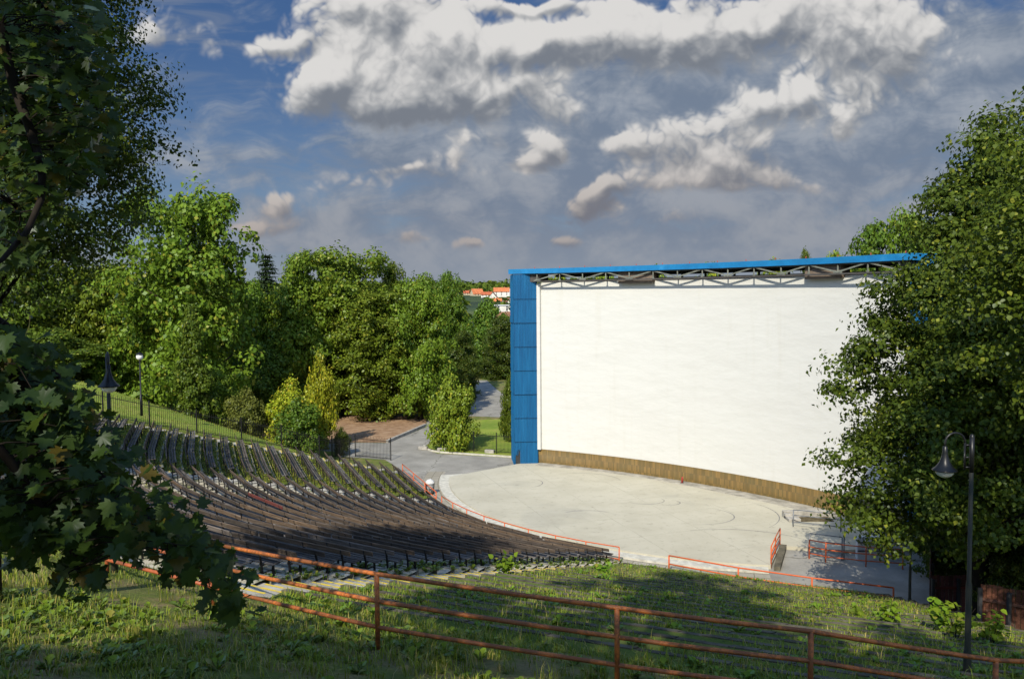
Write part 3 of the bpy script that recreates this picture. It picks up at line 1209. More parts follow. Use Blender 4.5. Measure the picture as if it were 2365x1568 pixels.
# roof
RL, RR = -ARCL - 2.35, ARCL + 0.6
rm = np.linspace(RL, RR, 50)
mb = MB()
for a, b in zip(rm[:-1], rm[1:]):
    pa, pb, qa, qb = spt(a, 0.74), spt(b, 0.74), spt(a, -3.4), spt(b, -3.4)
    mb.add([(*pa, 16.02), (*pb, 16.02), (*qb, 16.02), (*qa, 16.02)], [(0, 3, 2, 1)])
    mb.add([(*pa, 16.36), (*pb, 16.36), (*qb, 16.36), (*qa, 16.36)], [(0, 1, 2, 3)])
    mb.add([(*qa, 16.02), (*qb, 16.02), (*qb, 16.36), (*qa, 16.36)], [(0, 3, 2, 1)])
roof = wb(mb, 'roof', M['soffit'], scr)
mb = MB()
for a, b in zip(rm[:-1], rm[1:]):
    A = [spt(x, d) for x in (a, b) for d in (0.76, 0.79)]
    P = [(*A[0], 16.0), (*A[2], 16.0), (*A[3], 16.0), (*A[1], 16.0)]
    mb.add([(*A[1], 16.0), (*A[3], 16.0), (*A[3], 16.4), (*A[1], 16.4), (*A[0], 16.0), (*A[2], 16.0), (*A[2], 16.4), (*A[0], 16.4)],
           [(0, 1, 2, 3), (3, 2, 6, 7), (0, 4, 5, 1)])
    B = [spt(x, d) for x in (a, b) for d in (0.79, 0.835)]
    mb.add([(*B[1], 16.0), (*B[3], 16.0), (*B[3], 16.05), (*B[1], 16.05), (*B[0], 16.05), (*B[2], 16.05), (*B[0], 15.998), (*B[2], 15.998)],
           [(0, 1, 2, 3), (3, 2, 5, 4), (0, 6, 7, 1)])
for x in (RL, RR):
    a, b = spt(x, 0.79), spt(x, -3.4)
    s = -1 if x == RL else 1
    o = st_ * 0.03 * s
    mb.prism([a, a + o, b + o, b] if s > 0 else [a + o, a, b, b + o], 16.0, 16.4)
wb(mb, 'fascia', M['blue_light'], roof)
mb = MB()
for k in range(14):
    q = spt(-ARCL + 0.2 + 2.3 * k - 0.2, 0.6)
    mb.tube([(*q, 16.36), (*q, 16.55)], 0.025, 6)
wb(mb, 'roof_pins', M['red_post'], roof)

# lattice girder under the roof edge
mb = MB()
nb = 14
xs = np.linspace(-ARCL + 0.25, ARCL - 0.1, nb + 1)
zb, zt, dd = 15.36, 15.97, 0.68
for k in range(nb + 1):
    q = spt(xs[k], dd)
    mb.beam((*q, zb), (*q, zt), 0.075, 0.075)
    t_ = spt(xs[k] + 0.1, dd) - spt(xs[k] - 0.1, dd)
    t_ = t_ / np.linalg.norm(t_)
    if k % 2 == 0:
        for w, z0, z1 in ((0.62, zb + 0.03, zb + 0.10), (0.34, zb + 0.1, zb + 0.17)):
            a, b = q - t_ * w / 2, q + t_ * w / 2
            mb.beam((*a, (z0 + z1) / 2), (*b, (z0 + z1) / 2), 0.045, z1 - z0)
    else:
        mb.beam((*(q - t_ * 0.09), zb + 0.07), (*(q + t_ * 0.09), zb + 0.07), 0.04, 0.1)
for k in range(nb):
    q0, q1 = spt(xs[k], dd), spt(xs[k + 1], dd)
    a, b = ((*q0, zb + 0.1), (*q1, zt)) if k % 2 == 0 else ((*q0, zt), (*q1, zb + 0.1))
    mb.beam(a, b, 0.085, 0.085)
wb(mb, 'lattice_girder', M['truss_paint'], roof)
mb = MB()
for k in range(nb):
    q0, q1 = spt(xs[k], dd), spt(xs[k + 1], dd)
    mb.beam((*q0, zb - 0.02), (*q1, zb - 0.02), 0.12, 0.11)
    mb.beam((*q0, zt - 0.01), (*q1, zt - 0.01), 0.1, 0.09)
wb(mb, 'girder_chord', M['soffit'], roof)
# dark structure behind: ledge beam, posts and the two brown boxes
mb = MB()
for k in range(nb):
    q0, q1 = spt(xs[k], -0.9), spt(xs[k + 1], -0.9)
    mb.beam((*q0, 15.36), (*q1, 15.36), 0.8, 0.24)
    q0, q1 = spt(xs[k], -3.2), spt(xs[k + 1], -3.2)
    mb.beam((*q0, 15.9), (*q1, 15.9), 0.2, 0.26)
for m in np.linspace(-ARCL, ARCL, 19):
    q = spt(m + 0.5 * math.sin(m * 3), -2.0)
    mb.beam((*q, 15.0), (*q, 16.0), 0.14, 0.14)
for m in (-ARCL - 0.1, ARCL + 0.1):
    q0, q1 = spt(m, 0.5), spt(m, -1.4)
    mb.beam((*q0, 15.65), (*q1, 15.65), 0.9 if m < 0 else 0.5, 0.68)
wb(mb, 'roof_posts', M['soffit'], roof)
for m0, m1 in ((-7.3, -4.3), (8.0, 10.6)):
    mb = MB()
    a, b, c, d = spt(m0, 0.45), spt(m1, 0.45), spt(m1, -0.55), spt(m0, -0.55)
    mb.prism([a, b, c, d], [15.06, 15.06, 15.28, 15.28], 15.99)
    wb(mb, 'loudspeaker_box', M['box_brown'], scr)

# strip of older concrete along the foot of the wall, gutter line in front of it
rows = []
ap = np.linspace(-ARCL + 0.2, ARCL - 2.0, 41)
rows.append([(*spt(m, 0.06), 0.055) for m in ap])
rows.append([(*spt(m, 1.15 + 0.25 * math.sin(m * 0.23)), 0.05) for m in ap])
rows.append([(*spt(m, 1.16 + 0.25 * math.sin(m * 0.23)), 0.015) for m in ap])
o = uv_strip('stage_apron', rows[::-1], M['concrete_dirty'] if 'concrete_dirty' in M else M['concrete'], lambda i, j: (j * 0.7, i * 1.0))
tag(o, kind='structure')

# dark tyre arcs on the slab
mb = MB()
for (px, py, rad_, a0, a1) in [(1490, 1155, 1.3, -150, 30), (1540, 1160, 0.9, -120, 60), (1600, 1190, 2.6, -100, 60), (1330, 1110, 3.4, 0, 110), (1560, 1185, 6.5, -40, 30), (1700, 1270, 5.0, 20, 110), (1180, 1115, 2.4, -60, 40)]:
    c = at(px, py, z=0.02)
    for k in range(18):
        f0, f1_ = R(a0 + (a1 - a0) * k / 18), R(a0 + (a1 - a0) * (k + 1) / 18)
        w0 = 0.03 * math.sin(math.pi * k / 18) + 0.008
        w1 = 0.03 * math.sin(math.pi * (k + 1) / 18) + 0.008
        mb.add([(c.x + r_ * math.cos(f), c.y + r_ * math.sin(f) * 0.8, 0.0245) for f, r_ in ((f0, rad_ - w0), (f0, rad_ + w0), (f1_, rad_ + w1), (f1_, rad_ - w1))], [(0, 1, 2, 3)])
tag(mb.build('tyre_marking', M['tyre']), kind='structure')

# small red post on the stage, near the plinth
q = at(1575, 1116, z=0.02)
t = thing('marker_post', 'short red post standing on the stage near the brown tile plinth', 'post', (q.x, q.y, 0.02))
MB().tube([(0, 0, 0), (0.03, 0, 0.42), (0.035, 0, 0.5)], [0.07, 0.065, 0.05], 8).build('shaft', M['red_post'], t)
MB().box(-0.14, 0.14, -0.1, 0.1, 0.0, 0.035, bev=0.01).build('foot_plate', M['dark_steel'], t)

# ------------------------------------------------------------------ railings
H1 = 1.02
fg = [post_from_top(490, 1255, 16.0, H1), post_from_top(870, 1325, 13.1, H1), post_from_top(1425, 1403, 12.1, H1), post_from_top(1873, 1457, 11.9, H1),
      post_from_top(2300, 1524, 12.0, H1), post_from_top(2560, 1530, 12.6, H1)]
railing('long rusty orange pipe railing with three rails across the weedy bank', fg, (H1, 0.56, 0.12), 0.042, 0.036, M['rail_rust'], group=None, curve=4, sag=0.012)
A = post_from_top(245, 1243, 18.0, 0.62)
A0 = post_from_top(60, 1148, 21.5, 0.62)
railing('short bright orange two-rail railing partly behind the maple leaves', [A0, A, (fg[0][0], fg[0][1], fg[0][2])], (0.62, 0.13), 0.045, 0.04, M['rail_paint'], curve=3)
B0 = post_from_top(-60, 1168, 26.0, 0.9)
B1 = post_from_top(85, 1143, 27.0, 0.9)
B2 = post_from_top(205, 1187, 22.0, 0.9)
B3 = (fg[0][0] - 0.15, fg[0][1] + 0.25, fg[0][2] + 0.08)
railing('orange pipe railing running up behind the maple branches', [B0, B1, B2, B3], (0.9,), 0.04, 0.036, M['rail_paint'], curve=3)

zr = ZF
fr_l = [rowpt(23.8, s)[0] for s in (10.2, 6.6, 3.2, 0.2, -2.6)]
railing('bright red two-rail railing in front of the left bench block', [(a, b, zr) for a, b in fr_l[:-1]], (0.95, 0.5), 0.035, 0.03, M['rail_red'], curve=2)
aa = [-156 + 37.4 * k / 8 for k in range(9)]
fr_m = [(CX + 23.85 * math.cos(R(a)), CY + 23.85 * math.sin(R(a)), zr) for a in aa]
railing('long curved red railing in front of the first bench row of the main block', fr_m, (1.0, 0.35), 0.032, 0.03, M['rail_red'])
low = [(0, 0, 0), (at(1705, 1347, z=0.05).x, at(1705, 1347, z=0.05).y, 0.05), (at(1875, 1372, z=0.05).x, at(1875, 1372, z=0.05).y, 0.05),
       (at(2063, 1396, z=0.1).x, at(2063, 1396, z=0.1).y, 0.1)]
q = at(1545, 1317, z=0.0)
low[0] = (q.x, q.y, 0.0)
railing('low red two-rail railing along the foot of the weedy old terraces', low, (0.78, 0.34), 0.04, 0.036, M['rail_red'], curve=2)
rp = [(13.45, 41.2, 0.0), (14.2, 42.8, 0.0), (15.0, 44.45, 0.0)]
railing('slanting red railing seen end-on along the stage corner by the ramp', rp, (0.95, 0.6, 0.25), 0.035, 0.03, M['rail_red'])
# low weedy wall below it
t = thing('retaining_wall', 'low mossy concrete wall below the slanting red railing', 'wall', (13.6, 41.0, ZF))
mb = MB()
mb.prism([(13.45, 40.75), (13.75, 40.65), (15.35, 44.35), (15.0, 44.5)], ZF - 0.1, [0.035, 0.035, 0.04, 0.04])
wb(mb, 'wall_body', M['kerb_old'], t)

g1 = [at(1832, 1216, z=0.02), at(1942, 1228, z=0.02)]
railing('grey three-rail railing above the small pit beside the screen', [(v.x, v.y, 0.02) for v in g1], (1.05, 0.72, 0.3), 0.035, 0.026, M['grey_paint'])
ra = [at(1942, 1228, z=0.02), at(1950, 1250, z=0.02), at(1949, 1284, z=0.02)]
railing('grey railing seen end-on between the pit and the ramp', [(v.x, v.y, 0.02) for v in ra], (1.05, 0.7, 0.35), 0.035, 0.026, M['grey_paint'])
rb = [at(1873, 1279, z=0.0), at(1949, 1289, z=0.0)]
railing('short grey railing directly behind the red one at the top of the ramp', [(v.x, v.y + 0.25, 0.02) for v in rb], (1.05, 0.68, 0.3), 0.035, 0.026, M['grey_paint'])
rc = [at(1869, 1282, z=0.0), at(1907, 1290, z=0.0), at(2000, 1300, z=0.0), at(2085, 1306, z=0.0)]
railing('red three-rail railing at the top of the asphalt ramp, under the tree', [(v.x, v.y, ZF) for v in rc], (1.05, 0.68, 0.32), 0.035, 0.03, M['rail_red'])

# pit with a step beside the screen
c0 = at(1836, 1213, z=0.02)
t = thing('stage_pit', 'small recessed concrete steps with dark weedy floor beside the screen', 'steps', (c0.x + 1.2, c0.y + 0.9, 0.0))
mb = MB()
mb.box(-1.3, -0.55, -0.15, 0.75, 0.02, 0.20, bev=0.015)
mb.box(-1.3, 1.5, 0.85, 1.2, 0.02, 0.42, bev=0.02)
mb.box(-1.3, -0.9, 0.5, 0.85, 0.021, 0.33, bev=0.015)
mb.build('steps', M['concrete'], t)
mb = MB()
mb.box(-0.52, 1.5, -0.12, 0.83, 0.02, 0.06)
mb.build('weedy_floor', M['dirt_dark'] if 'dirt_dark' in M else M['kerb_old'], t)

# white low wall right of the ramp
q = at(2030, 1306, z=ZF)
t = thing('white_wall', 'low white wall panel with a dark rail behind the tree, right of the ramp', 'wall', (q.x + 1.2, q.y + 0.8, ZF))
MB().box(-2.0, 1.6, 0, 0.25, 0, 1.3, bev=0.02).build('wall_body', M['screen'], t)
MB().beam((-2.0, -0.03, 0.55), (1.6, -0.03, 0.55), 0.05, 0.05).beam((-2.0, -0.03, 1.0), (1.6, -0.03, 1.0), 0.05, 0.05).build('rail', M['dark_steel'], t)

# ------------------------------------------------------------------ fences, gate
def bar_fence(label, pts, h, mat, post_w=0.09, step=0.13, zf=None, bar=0.022, cat='fence', per_span=True, double=True, name='iron_fence'):
    zf = zf or (lambda x, y: tz(x, y))
    x0, y0 = pts[0]
    t = thing(name, label, cat, (x0, y0, zf(x0, y0)))
    for i, (x, y) in enumerate(pts):
        z = zf(x, y)
        wb(MB().box(x - post_w / 2, x + post_w / 2, y - post_w / 2, y + post_w / 2, z - 0.3, z + h + 0.06, bev=0.008), 'post', mat, t)
    for (xa, ya), (xb, yb) in zip(pts[:-1], pts[1:]):
        mb = MB()
        L = math.hypot(xb - xa, yb - ya)
        za, zb_ = zf(xa, ya), zf(xb, yb)
        n = max(2, int(L / step))
        for hh in (0.16, h - 0.28):
            mb.beam((xa, ya, za + hh), (xb, yb, zb_ + hh), 0.035, 0.045)
        for k in range(1, n):
            f = k / n
            x, y, z = xa + (xb - xa) * f, ya + (yb - ya) * f, za + (zb_ - za) * f
            mb.box(x - bar / 2, x + bar / 2, y - bar / 2, y + bar / 2, z + 0.06, z + h - (0.0 if k % 2 else 0.1))
        wb(mb, 'bar_panel', mat, t)
    return t


def subdivide(pts, n_per):
    out = []
    for (a, b), n in zip(zip(pts[:-1], pts[1:]), n_per):
        for k in range(n):
            out.append((a[0] + (b[0] - a[0]) * k / n, a[1] + (b[1] - a[1]) * k / n))
    out.append(pts[-1])
    return out


f1 = [(-44.0, 50.5), (-28.9, 56.2), (-26.1, 57.2), (-20.6, 60.4), (-15.6, 64.0), (-14.7, 67.4)]
bar_fence('long black iron bar fence dividing the upper lawn from the stairs', subdivide(f1, [4, 1, 2, 2, 1]), 1.75, M['black_iron'])
gate_z = lambda x, y: ZF
bar_fence('short black iron gate leaf standing open before the dark shrub', [(-16.1, 70.6), (-14.3, 69.6)], 1.9, M['black_iron'], step=0.11, zf=lambda x, y: ZF + 0.15, cat='gate', name='iron_gate', post_w=0.07)
bar_fence('wide black iron gate leaf standing open on the drive by the dirt patch', [(-14.2, 71.6), (-10.75, 69.9)], 1.95, M['black_iron'], step=0.15, zf=gate_z, cat='gate', name='iron_gate', post_w=0.08)
bar_fence('black iron fence on the small lawn left of the blue tower', subdivide([(-6.5, 74.4), (-3.6, 73.3), (0.6, 71.8)], [1, 2]), 1.85, M['black_iron'], zf=lambda x, y: ZF + 0.05)

# kerb of the small lawn, with three blocks on it
t = thing('lawn_kerb', 'low stone kerb edging the small lawn beside the asphalt yard', 'kerb', (-6.6, 73.2, ZF))
mb = MB()
kp = [(-8.55, 76.5), (-8.3, 75.2), (-7.6, 74.0), (-6.7, 73.2), (-3.5, 72.0), (0.3, 70.6)]
for a, b in zip(kp[:-1], kp[1:]):
    mb.beam((a[0], a[1], ZF + 0.04), (b[0], b[1], ZF + 0.04), 0.14, 0.2)
wb(mb, 'kerb_stones', M['kerb'], t)
blocks = [((977, 1039), 'leftmost'), ((1021, 1043), 'middle'), ((1131, 1047), 'rightmost')]
for (px, py), w in blocks:
    q = at(px, py, z=ZF)
    t = tag(link('concrete_block', MB().box(-0.45, 0.45, -0.2, 0.2, 0, 0.33, bev=0.04).mesh('concrete_block', M['concrete']), None, (q.x, q.y + 0.1, ZF)),
            'small grey concrete block on the lawn kerb, %s of three' % w, 'concrete block', 'concrete blocks on the lawn kerb')
    t.rotation_euler = (0, 0, R(-18))
# dirt patch kerb wall
t = thing('low_wall', 'low grey stone edge wall between the dirt patch and the drive', 'wall', (-12.4, 78.4, ZF))
mb = MB()
mb.beam((-12.4, 78.4, ZF + 0.13), (-9.7, 88.6, ZF + 0.13), 0.26, 0.34)
wb(mb, 'wall_body', M['concrete'], t)

# brown board fence and red gate at the right edge
def board_fence(label, a, b, z, h, mat, rail_mat, cat, name, n_posts):
    t = thing(name, label, cat, (a[0], a[1], z))
    d = np.array(b) - np.array(a)
    L = np.linalg.norm(d)
    d = d / L
    nn = np.array([d[1], -d[0]])
    if nn[1] > 0:
        nn = -nn
    mb = MB()
    n = int(L / 0.17)
    for k in range(n):
        c = np.array(a) + d * (k + 0.5) * L / n
        Mx = Matrix(((d[0], -d[1], 0, c[0]), (d[1], d[0], 0, c[1]), (0, 0, 1, z), (0, 0, 0, 1)))
        mb.box(-0.078, 0.078, -0.012, 0.012, 0.04 + 0.02 * rs.random(), h + 0.05 * rs.random(), Mx)
    wb(mb, 'boards', mat, t)
    for hh in (0.45, h - 0.5):
        q0, q1 = np.array(a) + nn * 0.05, np.array(b) + nn * 0.05
        wb(MB().beam((*q0, z + hh), (*q1, z + hh), 0.05, 0.1), 'cross_rail', rail_mat, t)
    for k in range(n_posts):
        c = np.array(a) + d * L * k / (n_posts - 1) + nn * 0.1
        wb(MB().box(c[0] - 0.06, c[0] + 0.06, c[1] - 0.06, c[1] + 0.06, z - 0.3, z + h - 0.1, bev=0.01), 'post', M['dark_steel'], t)
    return t


qa, qb = at(2262, 1478, Y=27.5), at(2470, 1500, Y=26.0)
board_fence('brown vertical board fence with a pale cross rail at the right edge', (qa.x, qa.y), (qb.x, qb.y), min(qa.z, qb.z) - 0.25, 2.25, M['fence_wood'], M['fence_wood'], 'fence', 'board_fence', 4)
qa, qb = at(2150, 1440, z=ZF), at(2245, 1446, z=ZF)
board_fence('dark red board gate standing open in the tree shade by the ramp', (qa.x, qa.y), (qb.x + 0.6, qb.y + 0.3), ZF, 2.1, M['red_wood'], M['red_wood'], 'gate', 'board_gate', 3)
qa2 = (qa.x * 1.11 - 0.1, qa.y * 1.11)
board_fence('orange-brown board fence edge-on along the far side of the ramp', (qa.x - 0.02, qa.y + 0.1), qa2, ZF, 2.1, M['fence_wood'], M['red_wood'], 'fence', 'board_fence', 3)

# ------------------------------------------------------------------ lamps
def bell_lamp(label, base, H, az, scale=1.0):
    t = thing('street_lamp', label, 'street lamp', base, az, 'goose-neck street lamps')
    s = scale
    MB().tube([(0, 0, -0.3), (0, 0, 1.0), (0, 0, 1.04), (0, 0, 2.4), (0, 0, 2.44), (0, 0, H - 0.75)], [0.08 * s, 0.075 * s, 0.06 * s, 0.057 * s, 0.042 * s, 0.04 * s], 12).build('pole', M['pole'], t)
    mb = MB()
    mb.tube([(0, 0, H - 0.8), (0, 0, H - 0.1)], 0.047 * s, 10)
    mb.lathe([(0, H - 0.02), (0.04 * s, H - 0.05), (0.047 * s, H - 0.1)], 10)
    for z in (H - 0.25, H - 0.5, H - 0.7):
        mb.tube([(0, 0, z), (0.14, 0, z)], 0.018, 6)
    pts = [(0.14, 0, H - 0.75)]
    pts.append((0.14, 0, H - 0.2))
    for k in range(11):
        a = math.pi - math.pi * k / 10
        pts.append((0.34 + 0.2 * math.cos(a), 0, H - 0.2 + 0.2 * math.sin(a)))
    pts.append((0.54, 0, H - 0.3))
    mb.tube(pts, 0.022 * s, 8)
    mb.build('bracket', M['lamp_black'], t)
    zt = H - 0.28
    mb = MB()
    mb.lathe([(0.0, zt + 0.03), (0.045 * s, zt), (0.05 * s, zt - 0.12), (0.065 * s, zt - 0.2), (0.10 * s, zt - 0.31), (0.165 * s, zt - 0.41), (0.225 * s, zt - 0.46),
              (0.235 * s, zt - 0.475), (0.225 * s, zt - 0.49), (0.17 * s, zt - 0.485)], 24, (0.54, 0, 0))
    sh = mb.build('lamp_shade', M['lamp_black'], t)
    mb = MB()
    mb.lathe([(0.175 * s, zt - 0.48)] + [(0.175 * s * math.cos(a), zt - 0.48 - 0.15 * s * math.sin(a)) for a in np.linspace(0.1, math.pi / 2 - 0.01, 8)], 20, (0.54, 0, 0))
    mb.build('glass_bowl', M['lamp_glass'], sh)
    return t


bx, by = 9.25, 16.0
bell_lamp('large black bell lamp on a mossy pole beside the railing, near the right edge', (bx, by, tz(bx, by)), 14 + 0.0 - 2.78 - tz(bx, by), R(180))
q = at(262, 1240, Y=18.6)
zt_ = at(270, 812, Y=18.6).z
zb_ = tz(q.x, 18.6)
bell_lamp('black bell lamp on a grey pole rising behind the maple leaves at the left', (q.x, 18.6, zb_), zt_ - zb_, R(-62))
q = at(2100, 1434, z=ZF)
bell_lamp('dark lamp post half hidden by the tree at the edge of the asphalt ramp', (q.x, q.y, ZF), 4.6, R(100))

q = at(325, 951, Y=57.5)
t = thing('park_lamp', 'slim lamp post with a clear globe on the upper lawn', 'street lamp', (q.x, 57.6, q.z))
hz = at(325, 818, Y=57.5).z - q.z
MB().tube([(0, 0, -0.3), (0, 0, 1.2), (0, 0, 1.22), (0, 0, hz - 0.3)], [0.09, 0.085, 0.055, 0.05], 10).build('pole', M['black_iron'], t)
mb = MB()
mb.lathe([(0.06, hz - 0.42)] + [(0.24 * math.sin(a), hz - 0.2 - 0.24 * math.cos(a)) for a in np.linspace(0.25, math.pi * 0.72, 9)], 16)
mb.build('globe', M['lamp_glass'], t)
MB().lathe([(0.26, hz - 0.03), (0.2, hz + 0.06), (0.06, hz + 0.1), (0.0, hz + 0.16)], 16).build('cap', M['black_iron'], t)

# ------------------------------------------------------------------ litter bin by the left railing
q = at(993, 1141, z=ZF)
t = thing('litter_bin', 'black wire litter bin with a white bag bulging out, behind the left red railing', 'litter bin', (q.x, q.y, ZF))
mb = MB()
for k in range(20):
    a = 2 * math.pi * k / 20
    mb.beam((0.27 * math.cos(a), 0.27 * math.sin(a), 0.03), (0.34 * math.cos(a), 0.34 * math.sin(a), 0.8), 0.018, 0.018)
for r_, z in ((0.275, 0.06), (0.305, 0.42), (0.34, 0.79)):
    mb.tube([(r_ * math.cos(2 * math.pi * k / 16), r_ * math.sin(2 * math.pi * k / 16), z) for k in range(17)], 0.018, 6)
mb.lathe([(0.0, 0.04), (0.26, 0.05)], 16)
mb.build('basket', M['black_iron'], t)
mb = MB()
prof = [(0.0, 0.12), (0.24, 0.13), (0.3, 0.5), (0.325, 0.80), (0.32, 0.88), (0.25, 1.0), (0.12, 1.08), (0.0, 1.1)]
mb.lathe(prof, 14)
vs = []
for (x, y, z) in mb.v:
    k = 1 + 0.13 * math.sin(7 * math.atan2(y, x) + 5 * z) * (1 if z > 0.85 else 0.2)
    vs.append((x * k - 0.06 * max(0, z - 0.8), y * k, z + 0.05 * math.sin(3 * x * 9)))
mb.v = vs
mb.build('bag', M['bin_bag'], t)
# ------------------------------------------------------------------ leaves and trees
def unit(v):
    return v / np.maximum(np.linalg.norm(v, axis=-1, keepdims=True), 1e-9)


KITE = (np.array([[0, 0, 0], [0.36, 0.42, 0.07], [0, 1.0, -0.03], [-0.36, 0.42, 0.07]]), np.array([[0, 1, 2, 3]]))
HEART = (np.array([[0, 0, 0], [0.33, 0.08, 0.05], [0.45, 0.42, 0.09], [0.22, 0.78, 0.03], [0, 1.05, -0.08], [-0.22, 0.78, 0.03], [-0.45, 0.42, 0.09], [-0.33, 0.08, 0.05]]),
         np.array([[0, 1, 2, 3], [0, 3, 4, 5], [0, 5, 6, 7]]))
_mp = [(0, 0), (0.16, -0.10), (0.46, -0.08), (0.34, 0.10), (0.62, 0.30), (0.50, 0.38), (0.60, 0.62), (0.34, 0.52), (0.22, 0.56), (0.26, 0.78), (0.12, 0.76), (0, 1.05)]
_mv = [(x, y, 0.16 * abs(x) ** 1.2 - 0.10 * y * y) for x, y in _mp] + [(-x, y, 0.16 * abs(x) ** 1.2 - 0.10 * y * y) for x, y in _mp[1:-1]]
_l = list(range(12))
_r = [0] + list(range(12, 22)) + [11]
MAPLE_F = []
for ch in (_l, _r):
    order = ch if ch is _l else ch
    hub = 0
    for i in range(1, len(ch) - 1):
        MAPLE_F.append((ch[0], ch[i], ch[i + 1]) if ch is _l else (ch[0], ch[i + 1], ch[i]))
MAPLE = (np.array(_mv), np.array(MAPLE_F))


def leaf_cloud(name, P, Nn, size, mat, shape=KITE, rng=RNG, droop=0.5, width=1.0):
    """One mesh of leaves at points P with facing Nn; tips hang by droop."""
    n = len(P)
    tip = rng.normal(size=(n, 3)) * 0.9
    tip[:, 2] -= droop * 1.6
    Nn = unit(Nn)
    T = tip - (tip * Nn).sum(1, keepdims=True) * Nn
    T = unit(T)
    B = np.cross(T, Nn)
    tv, tf = shape
    S = size if hasattr(size, '__len__') else np.full(n, size)
    V = P[:, None, :] + S[:, None, None] * (tv[None, :, 0:1] * width * B[:, None, :] + tv[None, :, 1:2] * T[:, None, :] + tv[None, :, 2:3] * Nn[:, None, :])
    k = len(tv)
    F = (np.arange(n) * k)[:, None, None] + tf[None]
    return np_mesh(name, V.reshape(-1, 3), F.reshape(-1, tf.shape[1]), mat)


def crown_points(rng, H0, H1, RX, RY, lobes, clumps, per, csize, prof=None, gap=0.0, top_sharp=1.0, flat_=0.62):
    """Points and facings of a crown between heights H0 and H1: lobes carry clumps, clumps carry leaves."""
    prof = prof or (lambda h: (math.sin(math.pi * min(1, max(0.0, h * 0.86 + 0.13)) ** 0.85)) ** 0.7)
    LC, LR = [], []
    ga = 2.39996
    for i in range(lobes):
        h = (i + 0.5) / lobes
        h = h + rng.uniform(-0.5, 0.5) / lobes
        rp = prof(h)
        a = i * ga + rng.uniform(-0.5, 0.5)
        rr = rng.uniform(0.45, 0.78) * rp
        LC.append((RX * rr * math.cos(a), RY * rr * math.sin(a), H0 + (H1 - H0) * h))
        LR.append(rng.uniform(0.30, 0.46) * (0.35 + 0.65 * rp) * (RX + RY) / 2)
    for h in np.linspace(0.2, 0.93, max(3, lobes // 6)):
        LC.append((rng.uniform(-.1, .1) * RX, rng.uniform(-.1, .1) * RY, H0 + (H1 - H0) * h))
        LR.append(0.42 * (0.25 + 0.75 * prof(h)) * (RX + RY) / 2)
    LC, LR = np.array(LC), np.array(LR)
    k = rng.choice(len(LC), clumps, p=LR ** 2 / (LR ** 2).sum())
    d = unit(rng.normal(size=(clumps, 3)) + np.array([0, 0, 0.25]))
    rad = LR[k] * rng.uniform(0.72, 1.08, clumps) ** 0.6
    cc = LC[k] + d * rad[:, None] * np.array([1, 1, 0.85])
    if gap > 0:
        keep = np.sin(cc[:, 0] * 1.9 / csize * 0.5 + 1) * np.sin(cc[:, 1] * 1.7 / csize * 0.5) * np.sin(cc[:, 2] * 1.5 / csize * 0.5 + 2) < (1 - gap) * 0.6
        cc, d = cc[keep], d[keep]
    clumps = len(cc)
    cs = csize * rng.uniform(0.6, 1.35, clumps)
    q = rng.normal(size=(clumps, per, 3))
    q = unit(q) * (rng.uniform(0, 1, (clumps, per, 1)) ** 0.45)
    q[:, :, 2] *= flat_
    # clumps hang down a little at their outer rim
    q[:, :, 2] -= 0.30 * (q[:, :, 0] ** 2 + q[:, :, 1] ** 2)
    P = cc[:, None, :] + q * cs[:, None, None]
    out = unit(q * np.array([1, 1, 1.3]) + 0.35 * d[:, None, :] + np.array([0, 0, 0.35]))
    Nn = out + rng.normal(size=out.shape) * 0.40
    return P.reshape(-1, 3), Nn.reshape(-1, 3), LC, LR


def trunk_mesh(rng, H, r0, LC, base_h, top, mat, limbs=12):
    mb = MB()
    n = 7
    pts, rad = [], []
    ox, oy = rng.uniform(-0.3, 0.3, 2)
    for i in range(n + 1):
        f = i / n
        z = -0.5 + (top + 0.5) * f
        pts.append((ox * math.sin(f * 3), oy * math.sin(f * 2.4), z))
        rad.append(r0 * (1.35 if i == 0 else 1.0) * (1 - 0.85 * f))
    mb.tube(pts, rad, 9)
    for i in rng.permutation(len(LC))[:limbs]:
        c = LC[i]
        hs = max(base_h, c[2] - 0.55 * math.hypot(c[0], c[1]) - 0.6)
        f = min(0.98, (hs + 0.5) / (top + 0.5))
        a = Vector((ox * math.sin(f * 3), oy * math.sin(f * 2.4), hs))
        b = Vector(c)
        m = a.lerp(b, 0.5) + Vector((rng.uniform(-.3, .3), rng.uniform(-.3, .3), 0.25))
        rr = max(0.03, r0 * 0.5 * (1 - 0.8 * f))
        mb.tube([a, m, b], [rr, rr * 0.6, rr * 0.22], 6)
    return mb.mesh('trunk', mat)


PROTO = {}
def proto_tree(key, H0, H1, R_, lobes, clumps, per, csize, leaf, mat, trunk_r, seed, bark='bark', shape=KITE, gap=0.15, prof=None, RY=None, droop=0.5, limbs=14, flat_=0.62):
    rng = np.random.default_rng(seed)
    P, Nn, LC, LR = crown_points(rng, H0, H1, R_, RY or R_, lobes, clumps, per, csize, prof, gap, flat_=flat_)
    S = leaf * rng.uniform(0.7, 1.3, len(P))
    crown = leaf_cloud('crown', P, Nn, S, M[mat], shape, rng, droop)
    trunk = trunk_mesh(rng, H1, trunk_r, LC, max(0.6, H0 * 0.8), H0 + (H1 - H0) * 0.8, M[bark], limbs)
    PROTO[key] = (crown, trunk)


